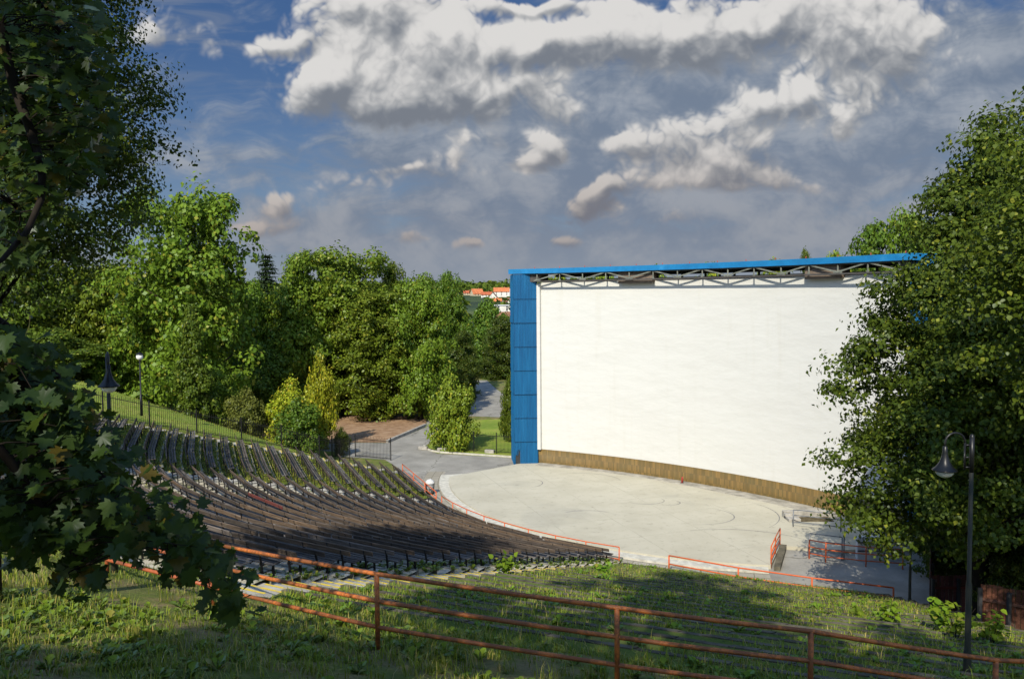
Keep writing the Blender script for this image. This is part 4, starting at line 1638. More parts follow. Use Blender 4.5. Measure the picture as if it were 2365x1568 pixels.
def tree(key, name, label, cat, x, y, rz=0.0, sx=1.0, sz=1.0, group=None, mat=None, z=None, sy=None, tilt=0.0):
    t = thing(name, label, cat, (x, y, tz(x, y) if z is None else z), rz, group)
    t.rotation_euler = (tilt, 0, rz)
    t.scale = (sx, sy or sx, sz)
    c, tr = PROTO[key]
    o = link('crown', c, t)
    if mat:
        c2 = PROTO.get((key, mat))
        if c2 is None:
            o.material_slots[0].link = 'OBJECT'
            o.material_slots[0].material = M[mat]
    link('trunk', tr, t)
    return t


# ---- prototypes: tall lindens, bushy trees, shrubs, a spruce
proto_tree('linden_a', 1.2, 18.0, 6.0, 40, 430, 95, 1.25, 0.36, 'leaf_linden', 0.42, 11, gap=0.3, prof=lambda h: max(0.15, 1 - (abs(h - 0.5) / 0.58) ** 2.4) ** 0.55)
proto_tree('linden_b', 0.8, 15.0, 6.6, 38, 440, 95, 1.3, 0.36, 'leaf_linden', 0.40, 12, gap=0.3, prof=lambda h: max(0.12, (1 - (abs(h - 0.42) / 0.60) ** 2.3)) ** 0.5)
proto_tree('linden_c', 1.5, 16.0, 5.0, 32, 360, 95, 1.15, 0.34, 'leaf_deep', 0.36, 13, gap=0.3)
proto_tree('bushy', 0.2, 9.0, 4.6, 26, 320, 80, 0.95, 0.30, 'leaf_deep', 0.22, 14, gap=0.15)
proto_tree('shrub', 0.1, 4.0, 2.2, 22, 260, 60, 0.5, 0.20, 'leaf_light', 0.08, 15, gap=0.1, flat_=0.9, droop=0.0)
proto_tree('young_conical', 0.6, 9.0, 2.3, 34, 300, 60, 0.55, 0.26, 'leaf_deep', 0.12, 16, gap=0.05, prof=lambda h: 1.02 - 0.92 * h)


def spruce_proto(seed):
    rng = np.random.default_rng(seed)
    P, Nn = [], []
    H = 16.0
    mb = MB()
    mb.tube([(0, 0, -0.5), (0, 0, H * 0.5), (0, 0, H)], [0.3, 0.16, 0.02], 8)
    for z in np.arange(1.0, H - 0.2, 0.42):
        L = 3.1 * (1 - z / H) ** 0.85 + 0.15
        for a in rng.uniform(0, 2 * math.pi, 9):
            d = np.array([math.cos(a), math.sin(a), 0])
            l = L * rng.uniform(0.75, 1.1)
            m = int(14 + 26 * l)
            f = rng.uniform(0.1, 1, m)
            pts = d * (l * f)[:, None] + np.array([0, 0, z]) + np.stack([np.zeros(m), np.zeros(m), -0.35 * l * f + 0.22 * l * f ** 2.5], 1)
            pts += rng.normal(size=(m, 3)) * np.array([0.13, 0.13, 0.06])
            P.append(pts)
            Nn.append(np.tile([0, 0, 1.0], (m, 1)) + d * 0.4 + rng.normal(size=(m, 3)) * 0.4)
            if z % 1.26 < 0.42:
                mb.tube([(0, 0, z), tuple(d * l * 0.7 + np.array([0, 0, z - 0.15 * l]))], [0.035, 0.012], 5)
    P, Nn = np.concatenate(P), np.concatenate(Nn)
    PROTO['spruce'] = (leaf_cloud('crown', P, Nn, 0.34 * rng.uniform(0.7, 1.2, len(P)), M['needles'], KITE, rng, 0.6, 0.5), mb.mesh('trunk', M['bark_dark']))


spruce_proto(5)


def tree_px(key, name, label, px, ytop, Y, wpx, key_h, key_r, **kw):
    """Place a tree whose crown is wpx wide and tops out at ytop as seen in the photo."""
    zb = kw.pop('zb', None)
    q = at(px, ytop, Y=Y)
    z = tz(q.x, Y) if zb is None else zb
    sz = (q.z - z) / key_h
    sx = (wpx / FPX * Y / 2) / key_r
    return tree(key, name, label, kw.pop('cat', 'tree'), q.x, Y, kw.pop('rz', px * 0.37), sx, sz, z=z, **kw)


G1 = 'leafy trees behind the black fence'
tree_px('linden_a', 'linden_tree', 'tallest sunlit linden rising behind the long black fence on the upper lawn', 430, 436, 79, 285, 18.6, 5.2, group=G1, rz=0.4)
tree_px('linden_b', 'linden_tree', 'broad yellow-green tree left of the tallest linden, behind the upper lawn', 250, 610, 84, 270, 15.5, 6.9, group=G1, rz=2.1)
tree_px('linden_b', 'linden_tree', 'darker leafy tree at the far left edge behind the upper lawn', 60, 560, 82, 300, 15.5, 6.9, group=G1, rz=4.0, mat='leaf_deep')
tree_px('young_conical', 'young_tree', 'narrow dark cone-shaped young tree in front of the tallest linden', 440, 705, 69, 105, 9.2, 2.5, group=G1)
tree_px('bushy', 'bushy_tree', 'low leafy bush at the foot of the tallest linden by the fence', 500, 850, 72, 120, 9.4, 4.9, group=G1, mat='leaf_linden')
tree_px('spruce', 'spruce_tree', 'dark spruce top standing alone above the leafy trees', 613, 582, 112, 200, 16.2, 3.2)
tree_px('linden_b', 'linden_tree', 'yellow-green tree between the tallest linden and the big middle group', 575, 655, 95, 150, 15.5, 6.9, group=G1, rz=1.2)
tree_px('linden_c', 'linden_tree', 'full round-topped tree on the left of the middle group', 690, 572, 94, 180, 16.5, 5.2, group=G1, mat='leaf_linden', rz=0.5)
tree_px('linden_a', 'linden_tree', 'broadest tree of the middle group, with a bumpy flat top', 795, 574, 97, 235, 18.6, 5.7, group=G1, rz=3.3)
tree_px('linden_a', 'linden_tree', 'bright leafy tree in the middle group hanging low over the dirt patch', 868, 668, 94, 205, 18.6, 5.7, group=G1, rz=5.2)
tree_px('linden_c', 'linden_tree', 'tall narrow tree with a small pointed top behind the middle group', 908, 598, 101, 100, 16.5, 5.2, group=G1, rz=2.2)
tree_px('linden_b', 'linden_tree', 'wide sunlit tree on the right of the middle group beside the drive', 966, 640, 94, 195, 15.5, 6.9, group=G1, rz=0.9)
tree_px('linden_c', 'linden_tree', 'rounded airy tree top just left of the distant red roofs', 1035, 622, 116, 105, 16.5, 5.2, group=G1, rz=1.7)
tree_px('bushy', 'bushy_tree', 'dense low tree below the distant white and red roofs', 1128, 690, 150, 145, 9.4, 4.9, group=G1, rz=0.3, zb=-1.5)
tree_px('linden_c', 'linden_tree', 'dark tree beside the blue tower, behind the garden path', 1168, 728, 140, 125, 16.5, 5.2, group=G1, mat='leaf_dark', rz=2.7, zb=-1.5)
tree_px('bushy', 'bushy_tree', 'low spreading bush overhanging the far end of the garden path', 1150, 812, 141, 110, 9.4, 4.9, group=G1, mat='leaf_dark', rz=4.4, zb=-1)
tree_px('linden_c', 'linden_tree', 'shaded tree behind the dark hedge at the start of the garden path', 1066, 760, 113, 90, 16.5, 5.2, group=G1, mat='leaf_dark', rz=0.2, zb=-1)
tree_px('bushy', 'bushy_tree', 'shaded undergrowth tree deep in the gap behind the dirt patch', 905, 850, 108, 190, 9.4, 4.9, group=G1, mat='leaf_dark', rz=0.7)
tree_px('bushy', 'bushy_tree', 'shaded undergrowth tree behind the yellow shrub', 745, 840, 104, 170, 9.4, 4.9, group=G1, mat='leaf_dark', rz=1.9)
tree_px('bushy', 'bushy_tree', 'shaded undergrowth behind the grey-green shrub on the upper lawn', 610, 800, 88, 200, 9.4, 4.9, group=G1, mat='leaf_deep', rz=2.9)
tree_px('bushy', 'bushy_tree', 'low dark bush at the top edge of the upper lawn, left of the globe lamp', 120, 760, 74, 240, 9.4, 4.9, group=G1, rz=5.0, mat='leaf_deep')
tree_px('bushy', 'bushy_tree', 'sunlit bush at the top edge of the upper lawn behind the bell lamp', 300, 745, 80, 200, 9.4, 4.9, group=G1, rz=5.6, mat='leaf_linden')

# hedge and shrubs nearer the yard
tree_px('shrub', 'shrub', 'rounded light green shrub on the small lawn in front of the iron fence', 1045, 877, 74.5, 118, 4.1, 2.35, cat='shrub', zb=ZF)
tree_px('shrub', 'shrub', 'low dark green clipped hedge bush beside the garden path', 1060, 860, 98, 62, 4.1, 2.35, cat='shrub', mat='leaf_dark', zb=-0.4)
tree_px('shrub', 'shrub', 'slim dark shrub standing against the left side of the blue tower', 1180, 872, 79, 56, 4.1, 2.35, cat='shrub', mat='leaf_deep', zb=ZF)
tree_px('shrub', 'shrub', 'low grey-green rounded shrub behind the long black fence', 562, 905, 70, 105, 4.1, 2.35, cat='shrub', mat='leaf_olive')
tree_px('shrub', 'shrub', 'large shrub with yellow-green top behind the end of the long black fence', 668, 884, 70, 135, 4.1, 2.35, cat='shrub', mat='leaf_yellow')
tree_px('shrub', 'shrub', 'dark green shrub at the foot of the yellow-topped shrubs by the fence', 690, 925, 67.5, 118, 4.1, 2.35, cat='shrub', mat='leaf_deep')
tree_px('shrub', 'shrub', 'tall golden-yellow shrub, the brightest one beside the gate', 738, 834, 76, 84, 4.1, 2.35, cat='shrub', mat='leaf_yellow', zb=0.0)
tree_px('shrub', 'shrub', 'small round dark green bush between the two gate leaves', 788, 990, 72.5, 42, 4.1, 2.35, cat='shrub', mat='leaf_dark', zb=ZF)

# trees behind the screen, seen over the roof and through the gap below it
tree_px('linden_c', 'linden_tree', 'brownish green tree top showing above the blue roof beside the big tree', 2018, 503, 82, 190, 16.5, 5.2, rz=0.4, group='tree tops above the roof', zb=0.0)
tree_px('linden_b', 'linden_tree', 'broad tree top half hidden behind the big right-hand linden, above the roof', 2110, 495, 80, 200, 15.5, 6.9, rz=2.4, group='tree tops above the roof', zb=0.0)
tree_px('linden_c', 'linden_tree', 'small tree top just peeping over the blue roof edge', 1862, 568, 88, 60, 16.5, 5.2, rz=3.4, group='tree tops above the roof', zb=0.0)
tree_px('linden_c', 'linden_tree', 'thin pale tree top just left of the larger ones above the roof', 1925, 572, 90, 90, 16.5, 5.2, rz=5.4, group='tree tops above the roof', mat='leaf_light', zb=0.0)
for k, (px, yt, Y, w) in enumerate([(1290, 633, 105, 150), (1400, 628, 110, 150), (1520, 619, 108, 150), (1640, 613, 106, 170), (1780, 604, 100, 170)]):
    tree_px('bushy', 'bushy_tree', 'tree behind the screen, glimpsed through the gap under the roof, %s from the left' % ORD[k], px, yt, Y, w, 9.4, 4.9, rz=k * 1.3, group='trees glimpsed behind the screen', zb=4.0, mat='leaf_light')

# ---- the big linden on the right: fine leaves, drooping tiers
proto_tree('big_linden', 4.7, 21.0, 6.3, 64, 1350, 115, 0.95, 0.18, 'leaf_rich', 0.42, 21, shape=KITE, gap=0.16, flat_=0.52, bark='bark_dark', limbs=26, droop=0.8,
           prof=lambda h: max(0.08, (1.0 - h) ** 0.85 * (0.78 + 0.32 * math.sin(min(1, h * 2.6) * math.pi / 2)) if h > 0.12 else 0.72 + h * 1.5))
tree('big_linden', 'linden_tree', 'big dense linden hiding the right end of the screen, low branches over the ramp', 'tree', 18.8, 31.5, 0.6, 1.06, 0.97, z=0.2)
proto_tree('near_linden', 0.0, 11.0, 4.2, 30, 620, 80, 0.75, 0.120, 'leaf_deep', 0.25, 22, shape=HEART, gap=0.15, bark='bark_dark', limbs=14, droop=0.9)
tree('near_linden', 'linden_tree', 'nearer large-leaved tree at the right edge, its sunny leaves against the big linden', 'tree', 15.9, 20.5, 1.0, 1.0, 0.88, z=10.9)
tree_px('bushy', 'bushy_tree', 'dark round bush behind the board fence at the right edge', 2335, 1180, 31.0, 190, 9.4, 4.9, mat='leaf_dark', zb=1.6)
tree_px('bushy', 'bushy_tree', 'dark bushy tree behind the dark red gate beside the ramp', 2195, 1120, 39.0, 190, 9.4, 4.9, mat='leaf_dark', zb=ZF)
tree('linden_b', 'linden_tree', 'deeply shaded tree behind the board fence and the big linden', 'tree', 27.5, 39.0, 1.0, 1.0, 1.15, mat='leaf_dark', z=0.0)
tree('linden_c', 'linden_tree', 'dark tree at the right edge behind the near leaves', 'tree', 26.0, 33.0, 2.0, 1.1, 1.15, mat='leaf_dark', z=0.0)

# ---- tall tree at the left edge, on the bank beside the railing
proto_tree('tall_left', 5.9, 13.4, 3.15, 56, 2700, 66, 0.46, 0.078, 'leaf_dark', 0.15, 31, gap=0.3, bark='bark_dark', limbs=26, droop=0.6,
           prof=lambda h: max(0.15, (1 - (abs(h - 0.55) / 0.62) ** 2.6)) ** 0.5)
tree('tall_left', 'tall_tree', 'tall small-leaved tree at the left edge reaching past the top of the picture', 'tree', -9.35, 14.0, 0.3, 1.0, 1.0)

# ---- trees behind the viewpoint that shade the near bank
proto_tree('shade_a', 2.5, 20.0, 6.0, 30, 200, 46, 1.1, 0.5, 'leaf_deep', 0.45, 41, gap=0.55)
tree('shade_a', 'shade_tree', 'tall leafy tree on top of the bank, close behind the viewpoint', 'tree', -4.2, -5.5, 0.0, 1.0, 1.25)
tree('shade_a', 'shade_tree', 'tall leafy tree on top of the bank, to the right behind the viewpoint', 'tree', 2.4, -7.0, 2.0, 0.95, 0.9)
tree('linden_c', 'shade_tree', 'smaller leafy tree on top of the bank, to the left behind the viewpoint', 'tree', -9.4, -4.5, 4.0, 0.72, 0.74)
tree('shade_a', 'shade_tree', 'leafy tree on the bank outside the left edge, shading the left bench block', 'tree', -27.0, 31.0, 1.0, 0.9, 0.8)

# ------------------------------------------------------------------ maple boughs close by on the left
mx, my = -7.6, 4.2
mz = tz(mx, my)
maple = thing('maple_tree', 'dark maple with big lobed leaves hanging into the picture at the left', 'tree', (mx, my, mz))
rng = np.random.default_rng(77)
limb = MB()
tr = [(mx, my, mz - 0.3), (mx + 0.1, my, mz + 1.5), (mx + 0.2, my + 0.1, mz + 4), (mx + 0.1, my + 0.2, mz + 8.5)]
limb.tube(tr, [0.3, 0.24, 0.19, 0.1], 10)


def bough(anchor_pts, r0, r1):
    limb.tube(anchor_pts, list(np.linspace(r0, r1, len(anchor_pts))), 7)
    return [Vector(p) for p in anchor_pts]


def path_px(seq):
    return [at(px, py, Y=Y) for px, py, Y in seq]


b1 = bough([(mx + 0.1, my, mz + 5.6)] + path_px([(0, 60, 7.4), (30, 190, 7.4), (70, 300, 7.4), (98, 390, 7.3), (95, 460, 7.2), (62, 535, 7.0), (5, 600, 6.8), (-60, 640, 6.4)]), 0.055, 0.016)
b2 = bough([(mx + 0.2, my, mz + 2.4)] + path_px([(-60, 760, 5.6), (30, 860, 5.8), (120, 980, 6.0), (210, 1080, 6.2), (310, 1170, 6.3), (410, 1260, 6.3), (500, 1340, 6.2)]), 0.06, 0.008)
b3 = bough([(mx + 0.1, my, mz + 1.9)] + path_px([(-80, 960, 5.2), (20, 1060, 5.4), (90, 1160, 5.6), (150, 1240, 5.7), (190, 1330, 5.6)]), 0.05, 0.008)
b4 = bough([(mx + 0.15, my, mz + 2.9)] + path_px([(-60, 700, 6.6), (40, 770, 6.8), (120, 850, 7.0), (175, 920, 7.0), (215, 1010, 7.0)]), 0.045, 0.008)
b5 = bough([(mx + 0.1, my, mz + 6.2)] + path_px([(40, -60, 8.0), (110, 40, 8.4), (170, 120, 8.6), (210, 210, 8.7), (235, 300, 8.7)]), 0.05, 0.01)
b6 = bough([(mx + 0.1, my, mz + 5.0)] + path_px([(-40, 200, 7.8), (50, 280, 8.4), (120, 340, 8.7), (170, 390, 8.8), (205, 430, 8.8)]), 0.045, 0.01)
b7 = bough([(mx + 0.1, my, mz + 4.2)] + path_px([(-60, 420, 7.6), (30, 470, 8.0), (80, 520, 8.4), (110, 540, 8.4)]), 0.04, 0.01)


def inside(poly, x, y):
    c = False
    j = len(poly) - 1
    for i in range(len(poly)):
        if (poly[i][1] > y) != (poly[j][1] > y) and x < (poly[j][0] - poly[i][0]) * (y - poly[i][1]) / (poly[j][1] - poly[i][1]) + poly[i][0]:
            c = not c
        j = i
    return c


low_poly = [(-60, 740), (60, 770), (150, 845), (185, 905), (225, 975), (262, 1050), (330, 1115), (385, 1160), (455, 1225), (490, 1280), (540, 1350), (570, 1400), (545, 1415), (500, 1370),
            (455, 1335), (400, 1300), (345, 1290), (285, 1262), (235, 1275), (205, 1370), (165, 1345), (120, 1300), (60, 1285), (-60, 1280)]
up_poly = [(-60, -60), (225, -60), (245, 60), (262, 190), (262, 300), (235, 400), (180, 470), (120, 530), (60, 590), (-60, 610)]
PL, NL, SL_ = [], [], []


def spray(poly, boughs, count, Ya, Yb, size, seed):
    r = np.random.default_rng(seed)
    xs = [p[0] for p in poly]
    ys = [p[1] for p in poly]
    nodes = [bo[i].lerp(bo[i + 1], f) for bo in boughs for i in range(1, len(bo) - 1) for f in (0.0, 0.17, 0.33, 0.5, 0.67, 0.83)]
    made = 0
    while made < count:
        x, y = r.uniform(min(xs), max(xs)), r.uniform(min(ys), max(ys))
        if not inside(poly, x, y):
            continue
        Y = r.uniform(Ya, Yb)
        tip = at(x, y, Y=Y)
        nd = min(nodes, key=lambda q: (q - tip).length + 0.5 * max(0, tip.z - q.z) + r.uniform(0, 0.25))
        L_ = (nd - tip).length
        mid = nd.lerp(tip, 0.55) + Vector((0.06 * r.normal(), 0.06 * r.normal(), 0.12 * L_))
        if L_ < 1.3 and made % 2 == 0:
            q1 = nd.lerp(mid, 0.5) + Vector((0.03 * r.normal(), 0.03 * r.normal(), 0.05 * L_))
            limb.tube([nd, q1, mid, tip], [0.008, 0.006, 0.005, 0.002], 5, False)
        for k in range(r.integers(3, 6)):
            f = r.uniform(0.6, 1.05)
            c = mid.lerp(tip, f) + Vector(r.normal(size=3) * np.array([0.08, 0.12, 0.07]))
            PL.append(c)
            nn = Vector((r.normal() * 0.55 + 0.1, r.normal() * 0.5 - 0.45, 0.75 + r.normal() * 0.4))
            NL.append(nn)
            SL_.append(size * r.uniform(0.65, 1.25))
        made += 1


spray(low_poly, [b2, b3, b4], 520, 5.4, 7.2, 0.113, 1)
spray(up_poly, [b1, b5, b6, b7], 430, 7.2, 9.6, 0.125, 2)
crown = leaf_cloud('crown', np.array(PL), np.array(NL), np.array(SL_), M['leaf_maple'], MAPLE, rng, 0.75)
wbm = crown
wbm.transform(Matrix.Translation(-Vector((mx, my, mz))))
link('crown', wbm, maple)
wb(limb, 'trunk', M['bark_dark'], maple)

# ------------------------------------------------------------------ grass and weeds
def blades(name, X, Y, h, w, lean, mat, rng, zoff=0.0, zfun=None):
    n = len(X)
    Z = (terrain(X, Y) if zfun is None else zfun(X, Y)) + zoff
    a = rng.uniform(0, 2 * math.pi, n)
    d = np.stack([np.cos(a), np.sin(a)], 1)
    s = np.stack([-d[:, 1], d[:, 0]], 1)
    V = np.zeros((n, 5, 3))
    hh, ww = h[:, None], w[:, None]
    base = np.stack([X, Y], 1)
    l = lean[:, None]
    V[:, 0, :2] = base - s * ww
    V[:, 1, :2] = base + s * ww
    V[:, 2, :2] = base + d * l * hh * 0.35 + s * ww * 0.8
    V[:, 3, :2] = base + d * l * hh * 0.35 - s * ww * 0.8
    V[:, 4, :2] = base + d * l * hh
    V[:, 0, 2] = V[:, 1, 2] = Z - 0.02
    V[:, 2, 2] = V[:, 3, 2] = Z + h * 0.6
    V[:, 4, 2] = Z + h * (1 - 0.25 * lean)
    I0 = np.arange(n) * 5
    F = [np.stack([I0, I0 + 1, I0 + 2, I0 + 3], 1)]
    me = None
    tri = np.stack([I0 + 3, I0 + 2, I0 + 4, I0 + 4], 1)
    Vt = V.reshape(-1, 3)
    # quads plus tips as triangles
    Q = F[0]
    me = bpy.data.meshes.new(name)
    T3 = tri[:, :3]
    loops = np.concatenate([Q.reshape(-1), T3.reshape(-1)]).astype(np.int32)
    starts = np.concatenate([np.arange(n) * 4, 4 * n + np.arange(n) * 3]).astype(np.int32)
    totals = np.concatenate([np.full(n, 4), np.full(n, 3)]).astype(np.int32)
    me.vertices.add(len(Vt))
    me.vertices.foreach_set('co', Vt.astype(np.float32).reshape(-1))
    me.loops.add(len(loops))
    me.loops.foreach_set('vertex_index', loops)
    me.polygons.add(len(totals))
    me.polygons.foreach_set('loop_start', starts)
    me.polygons.foreach_set('loop_total', totals)
    me.update(calc_edges=True)
    me.validate()
    me.materials.append(M[mat])
    return link(name, me)


def patchy(X, Y, f, ph):
    return (np.sin(X * f + ph) * np.sin(Y * f * 1.13 + 2 * ph) + np.sin(X * f * 2.3 + Y * f * 1.7 + ph) * 0.6 + np.sin(X * f * 0.45 - Y * f * 0.6) * 0.7)


rg = np.random.default_rng(99)
# near bank
n = 90000
X, Y = rg.uniform(-14, 12, n), 7.2 + 16.0 * rg.uniform(0, 1, n) ** 1.3
p, s = inv(X, Y)
k = (p > 50.2) & (patchy(X, Y, 1.1, 0.4) + rg.normal(0, 0.5, n) > -0.35) & (np.abs(X) < 0.72 * Y + 0.6)
X, Y = X[k], Y[k]
tag(blades('grass', X, Y, 0.07 + 0.16 * rg.uniform(0, 1, len(X)) ** 2, 0.004 + 0.005 * rg.uniform(0, 1, len(X)), rg.uniform(0.2, 1.1, len(X)), 'blade', rg), kind='stuff')


# taller tufts and dry stems on the bank
cxs, cys = rg.uniform(-11, 10, 420), 7.4 + 9 * rg.uniform(0, 1, 420) ** 1.3
n = 26
X = np.repeat(cxs, n) + rg.normal(0, 0.09, 420 * n)
Y = np.repeat(cys, n) + rg.normal(0, 0.09, 420 * n)
hs = np.repeat(rg.uniform(0.12, 0.42, 420), n) * rg.uniform(0.5, 1.1, 420 * n)
p, s = inv(X, Y)
k = p > 50.3
tag(blades('grass', X[k], Y[k], hs[k], 0.004 + 0.004 * rg.uniform(0, 1, k.sum()), rg.uniform(0.15, 0.9, k.sum()), 'blade', rg), kind='stuff')


def terrace_z(X, Y):
    p, s = inv(X, Y)
    i = np.floor((p - (P0 - 0.5)) / DP)
    return Z0 + DZ * i


# old terraces: grass on the treads, thinner at their kerbs
n = 140000
pp = rg.uniform(P0 + DP * 1 - 0.4, P0 + DP * 25 - 0.5, n)
X, Y = vrow(pp, s1b(pp) + rg.uniform(0, 1, n) * (s_right(pp) - s1b(pp)))
fr = ((pp - (P0 - 0.5)) / DP) % 1
k = (X < 16.3) & (fr > 0.12) & (patchy(X, Y, 0.9, 1.4) + 0.9 * (fr - 0.3) + rg.normal(0, 0.5, n) > -0.45)
X, Y = X[k], Y[k]
tag(blades('grass', X, Y, 0.07 + 0.20 * rg.uniform(0, 1, len(X)) ** 2, 0.007 + 0.006 * rg.uniform(0, 1, len(X)), rg.uniform(0.2, 1.0, len(X)), 'blade', rg, 0.0, terrace_z), kind='stuff')

# left block and upper lawn: short turf, tufts between the rows
n = 42000
pp = rg.uniform(P0, P0 + DP * ROWS, n)
ss = rg.uniform(-9, 11, n)
k = (ss > s2(pp) + 0.7) & (ss < s3(pp) - 0.7)
pp, ss = pp[k], ss[k]
dx = np.where(ss > 0, 0, 1)
an = TH0 - np.minimum(ss, 0) / pp
X = np.where(ss > 0, CX + pp * N0[0] + ss * TV[0], CX + pp * np.cos(an))
Y = np.where(ss > 0, CY + pp * N0[1] + ss * TV[1], CY + pp * np.sin(an))
tag(blades('grass', X, Y, 0.08 + 0.12 * rg.uniform(0, 1, len(X)), 0.012 + 0.01 * rg.uniform(0, 1, len(X)), rg.uniform(0.2, 1.0, len(X)), 'blade', rg, 0.0, terrace_z), kind='stuff')
n = 30000
X, Y = rg.uniform(-48, -14, n), rg.uniform(50, 80, n)
p, s = inv(X, Y)
k = (s > s3(p) + 0.8) & (X < -15) & (Y < 74)
X, Y = X[k], Y[k]
tag(blades('grass', X, Y, 0.05 + 0.08 * rg.uniform(0, 1, len(X)), 0.012 + 0.01 * rg.uniform(0, 1, len(X)), rg.uniform(0.2, 1.0, len(X)), 'blade', rg, 0.02), kind='stuff')
# sparse weeds among the main block
n = 16000
pp = rg.uniform(P0 - 0.4, P0 + DP * ROWS, n)
ss = -rg.uniform(0, 1, n) * R(40.5) * pp
X, Y = CX + pp * np.cos(TH0 - ss / pp), CY + pp * np.sin(TH0 - ss / pp)
k = (ss < s2(pp) - 0.7) & (patchy(X, Y, 0.8, 2.2) > 0.25)
X, Y = X[k], Y[k]
tag(blades('grass', X, Y, 0.08 + 0.16 * rg.uniform(0, 1, len(X)), 0.012 + 0.01 * rg.uniform(0, 1, len(X)), rg.uniform(0.2, 1.0, len(X)), 'blade', rg, 0.0, terrace_z), kind='stuff')

LOBED = [(0, 0), (0.05, 0.12), (0.10, 0.22), (0.06, 0.30), (0.16, 0.42), (0.09, 0.50), (0.20, 0.64), (0.14, 0.78), (0.10, 0.92), (0, 1.0)]
_wv = [(x, y, 0.5 * y * (1 - y) + 0.3 * abs(x)) for x, y in LOBED] + [(-x, y, 0.5 * y * (1 - y) + 0.3 * abs(x)) for x, y in LOBED[1:-1]]
_wf = [(0, i, i + 1) for i in range(1, 9)] + [(0, (10 + i) if i < 8 else 9, 9 + i) for i in range(1, 9)]
WEED = (np.array(_wv), np.array(_wf))


def rosettes(name, X, Y, size, leaves, mat, rng, zfun=terrain, up=(0.35, 1.1)):
    n = len(X)
    Z = zfun(X, Y)
    a = rng.uniform(0, 2 * math.pi, (n, leaves)) 
    el = rng.uniform(up[0], up[1], (n, leaves))
    T = np.stack([np.cos(a) * np.cos(el), np.sin(a) * np.cos(el), np.sin(el)], -1)
    B = np.stack([-np.sin(a), np.cos(a), np.zeros_like(a)], -1)
    Nn = np.cross(B, T) * -1
    S = (size[:, None] * rng.uniform(0.55, 1.15, (n, leaves)))
    tv, tf = WEED
    P = np.stack([X, Y, Z], 1)[:, None, :] + np.zeros((n, leaves, 3))
    P = P.reshape(-1, 3)
    T, B, Nn, S = T.reshape(-1, 3), B.reshape(-1, 3), Nn.reshape(-1, 3), S.reshape(-1)
    V = P[:, None, :] + S[:, None, None] * (tv[None, :, 0:1] * B[:, None] * 1.3 + tv[None, :, 1:2] * T[:, None] - tv[None, :, 2:3] * np.array([0, 0, -0.15]) - 0.35 * (tv[None, :, 1:2] ** 2) * np.array([0, 0, 1.0]) * 0.8)
    F = (np.arange(len(P)) * len(tv))[:, None, None] + tf[None]
    return link(name, np_mesh(name, V.reshape(-1, 3), F.reshape(-1, 3), M[mat]))


n = 5200
X, Y = rg.uniform(-12, 11, n), 7.2 + 8.5 * rg.uniform(0, 1, n) ** 1.3
p, s = inv(X, Y)
k = (p > 50.2) & (patchy(X, Y, 1.0, 0.9) + rg.normal(0, 0.6, n) > -0.1) & (np.abs(X) < 0.72 * Y + 0.6)
X, Y = X[k], Y[k]
tag(rosettes('weeds', X, Y, 0.08 + 0.22 * rg.uniform(0, 1, len(X)) ** 2.4, 8, 'leaf_weed', rg), kind='stuff')
n = 4200
pp = rg.uniform(P0 + DP * 1 - 0.3, P0 + DP * 25 - 0.5, n)
X, Y = vrow(pp, s1b(pp) + rg.uniform(0, 1, n) * (s_right(pp) - s1b(pp)))
fr = ((pp - (P0 - 0.5)) / DP) % 1
k = (X < 16.3) & (fr > 0.15) & (patchy(X, Y, 0.9, 3.0) > -0.1)
X, Y = X[k], Y[k]
tag(rosettes('weeds', X, Y, 0.12 + 0.24 * rg.uniform(0, 1, len(X)) ** 2, 7, 'leaf_weed', rg, terrace_z), kind='stuff')
# weeds at the bench feet beside the wide stairs and at the ramp wall
X, Y = [], []
for i in range(ROWS):
    p = P0 + DP * i
    for k in range(30):
        q = rowpt(p + rg.uniform(-0.5, 0.5), s1a(p) + rg.uniform(-0.05, 1.3))[0]
        X.append(q[0]); Y.append(q[1])
X, Y = np.array(X), np.array(Y)
tag(rosettes('weeds', X, Y, 0.10 + 0.2 * rg.uniform(0, 1, len(X)) ** 2, 7, 'leaf_weed', rg, terrace_z), kind='stuff')

# single leafy seedlings
def seedling(label, x, y, z, h, spread, seed, mat='leaf_weed'):
    r = np.random.default_rng(seed)
    t = thing('young_sapling', label, 'plant', (x, y, z), 0)
    P, Nn = [], []
    st = MB()
    for k in range(5):
        a = r.uniform(0, 2 * math.pi)
        top = np.array([math.cos(a) * spread * r.uniform(0.2, 1), math.sin(a) * spread * r.uniform(0.2, 1), h * r.uniform(0.6, 1)])
        st.tube([(0, 0, -0.1), tuple(top * np.array([0.4, 0.4, 0.55])), tuple(top)], [0.014, 0.01, 0.004], 5)
        m = 16
        f = r.uniform(0.3, 1.05, m)
        pts = top * f[:, None] + r.normal(size=(m, 3)) * 0.11 * np.array([1, 1, 0.6])
        P.append(pts)
        Nn.append(np.tile([0, -0.3, 1.0], (m, 1)) + r.normal(size=(m, 3)) * 0.45)
    P, Nn = np.concatenate(P), np.concatenate(Nn)
    link('leaves', leaf_cloud('leaves', P, Nn, 0.17 * r.uniform(0.6, 1.3, len(P)), M[mat], HEART, r, 0.35), t)
    st.build('stems', M['bark_dark'], t)


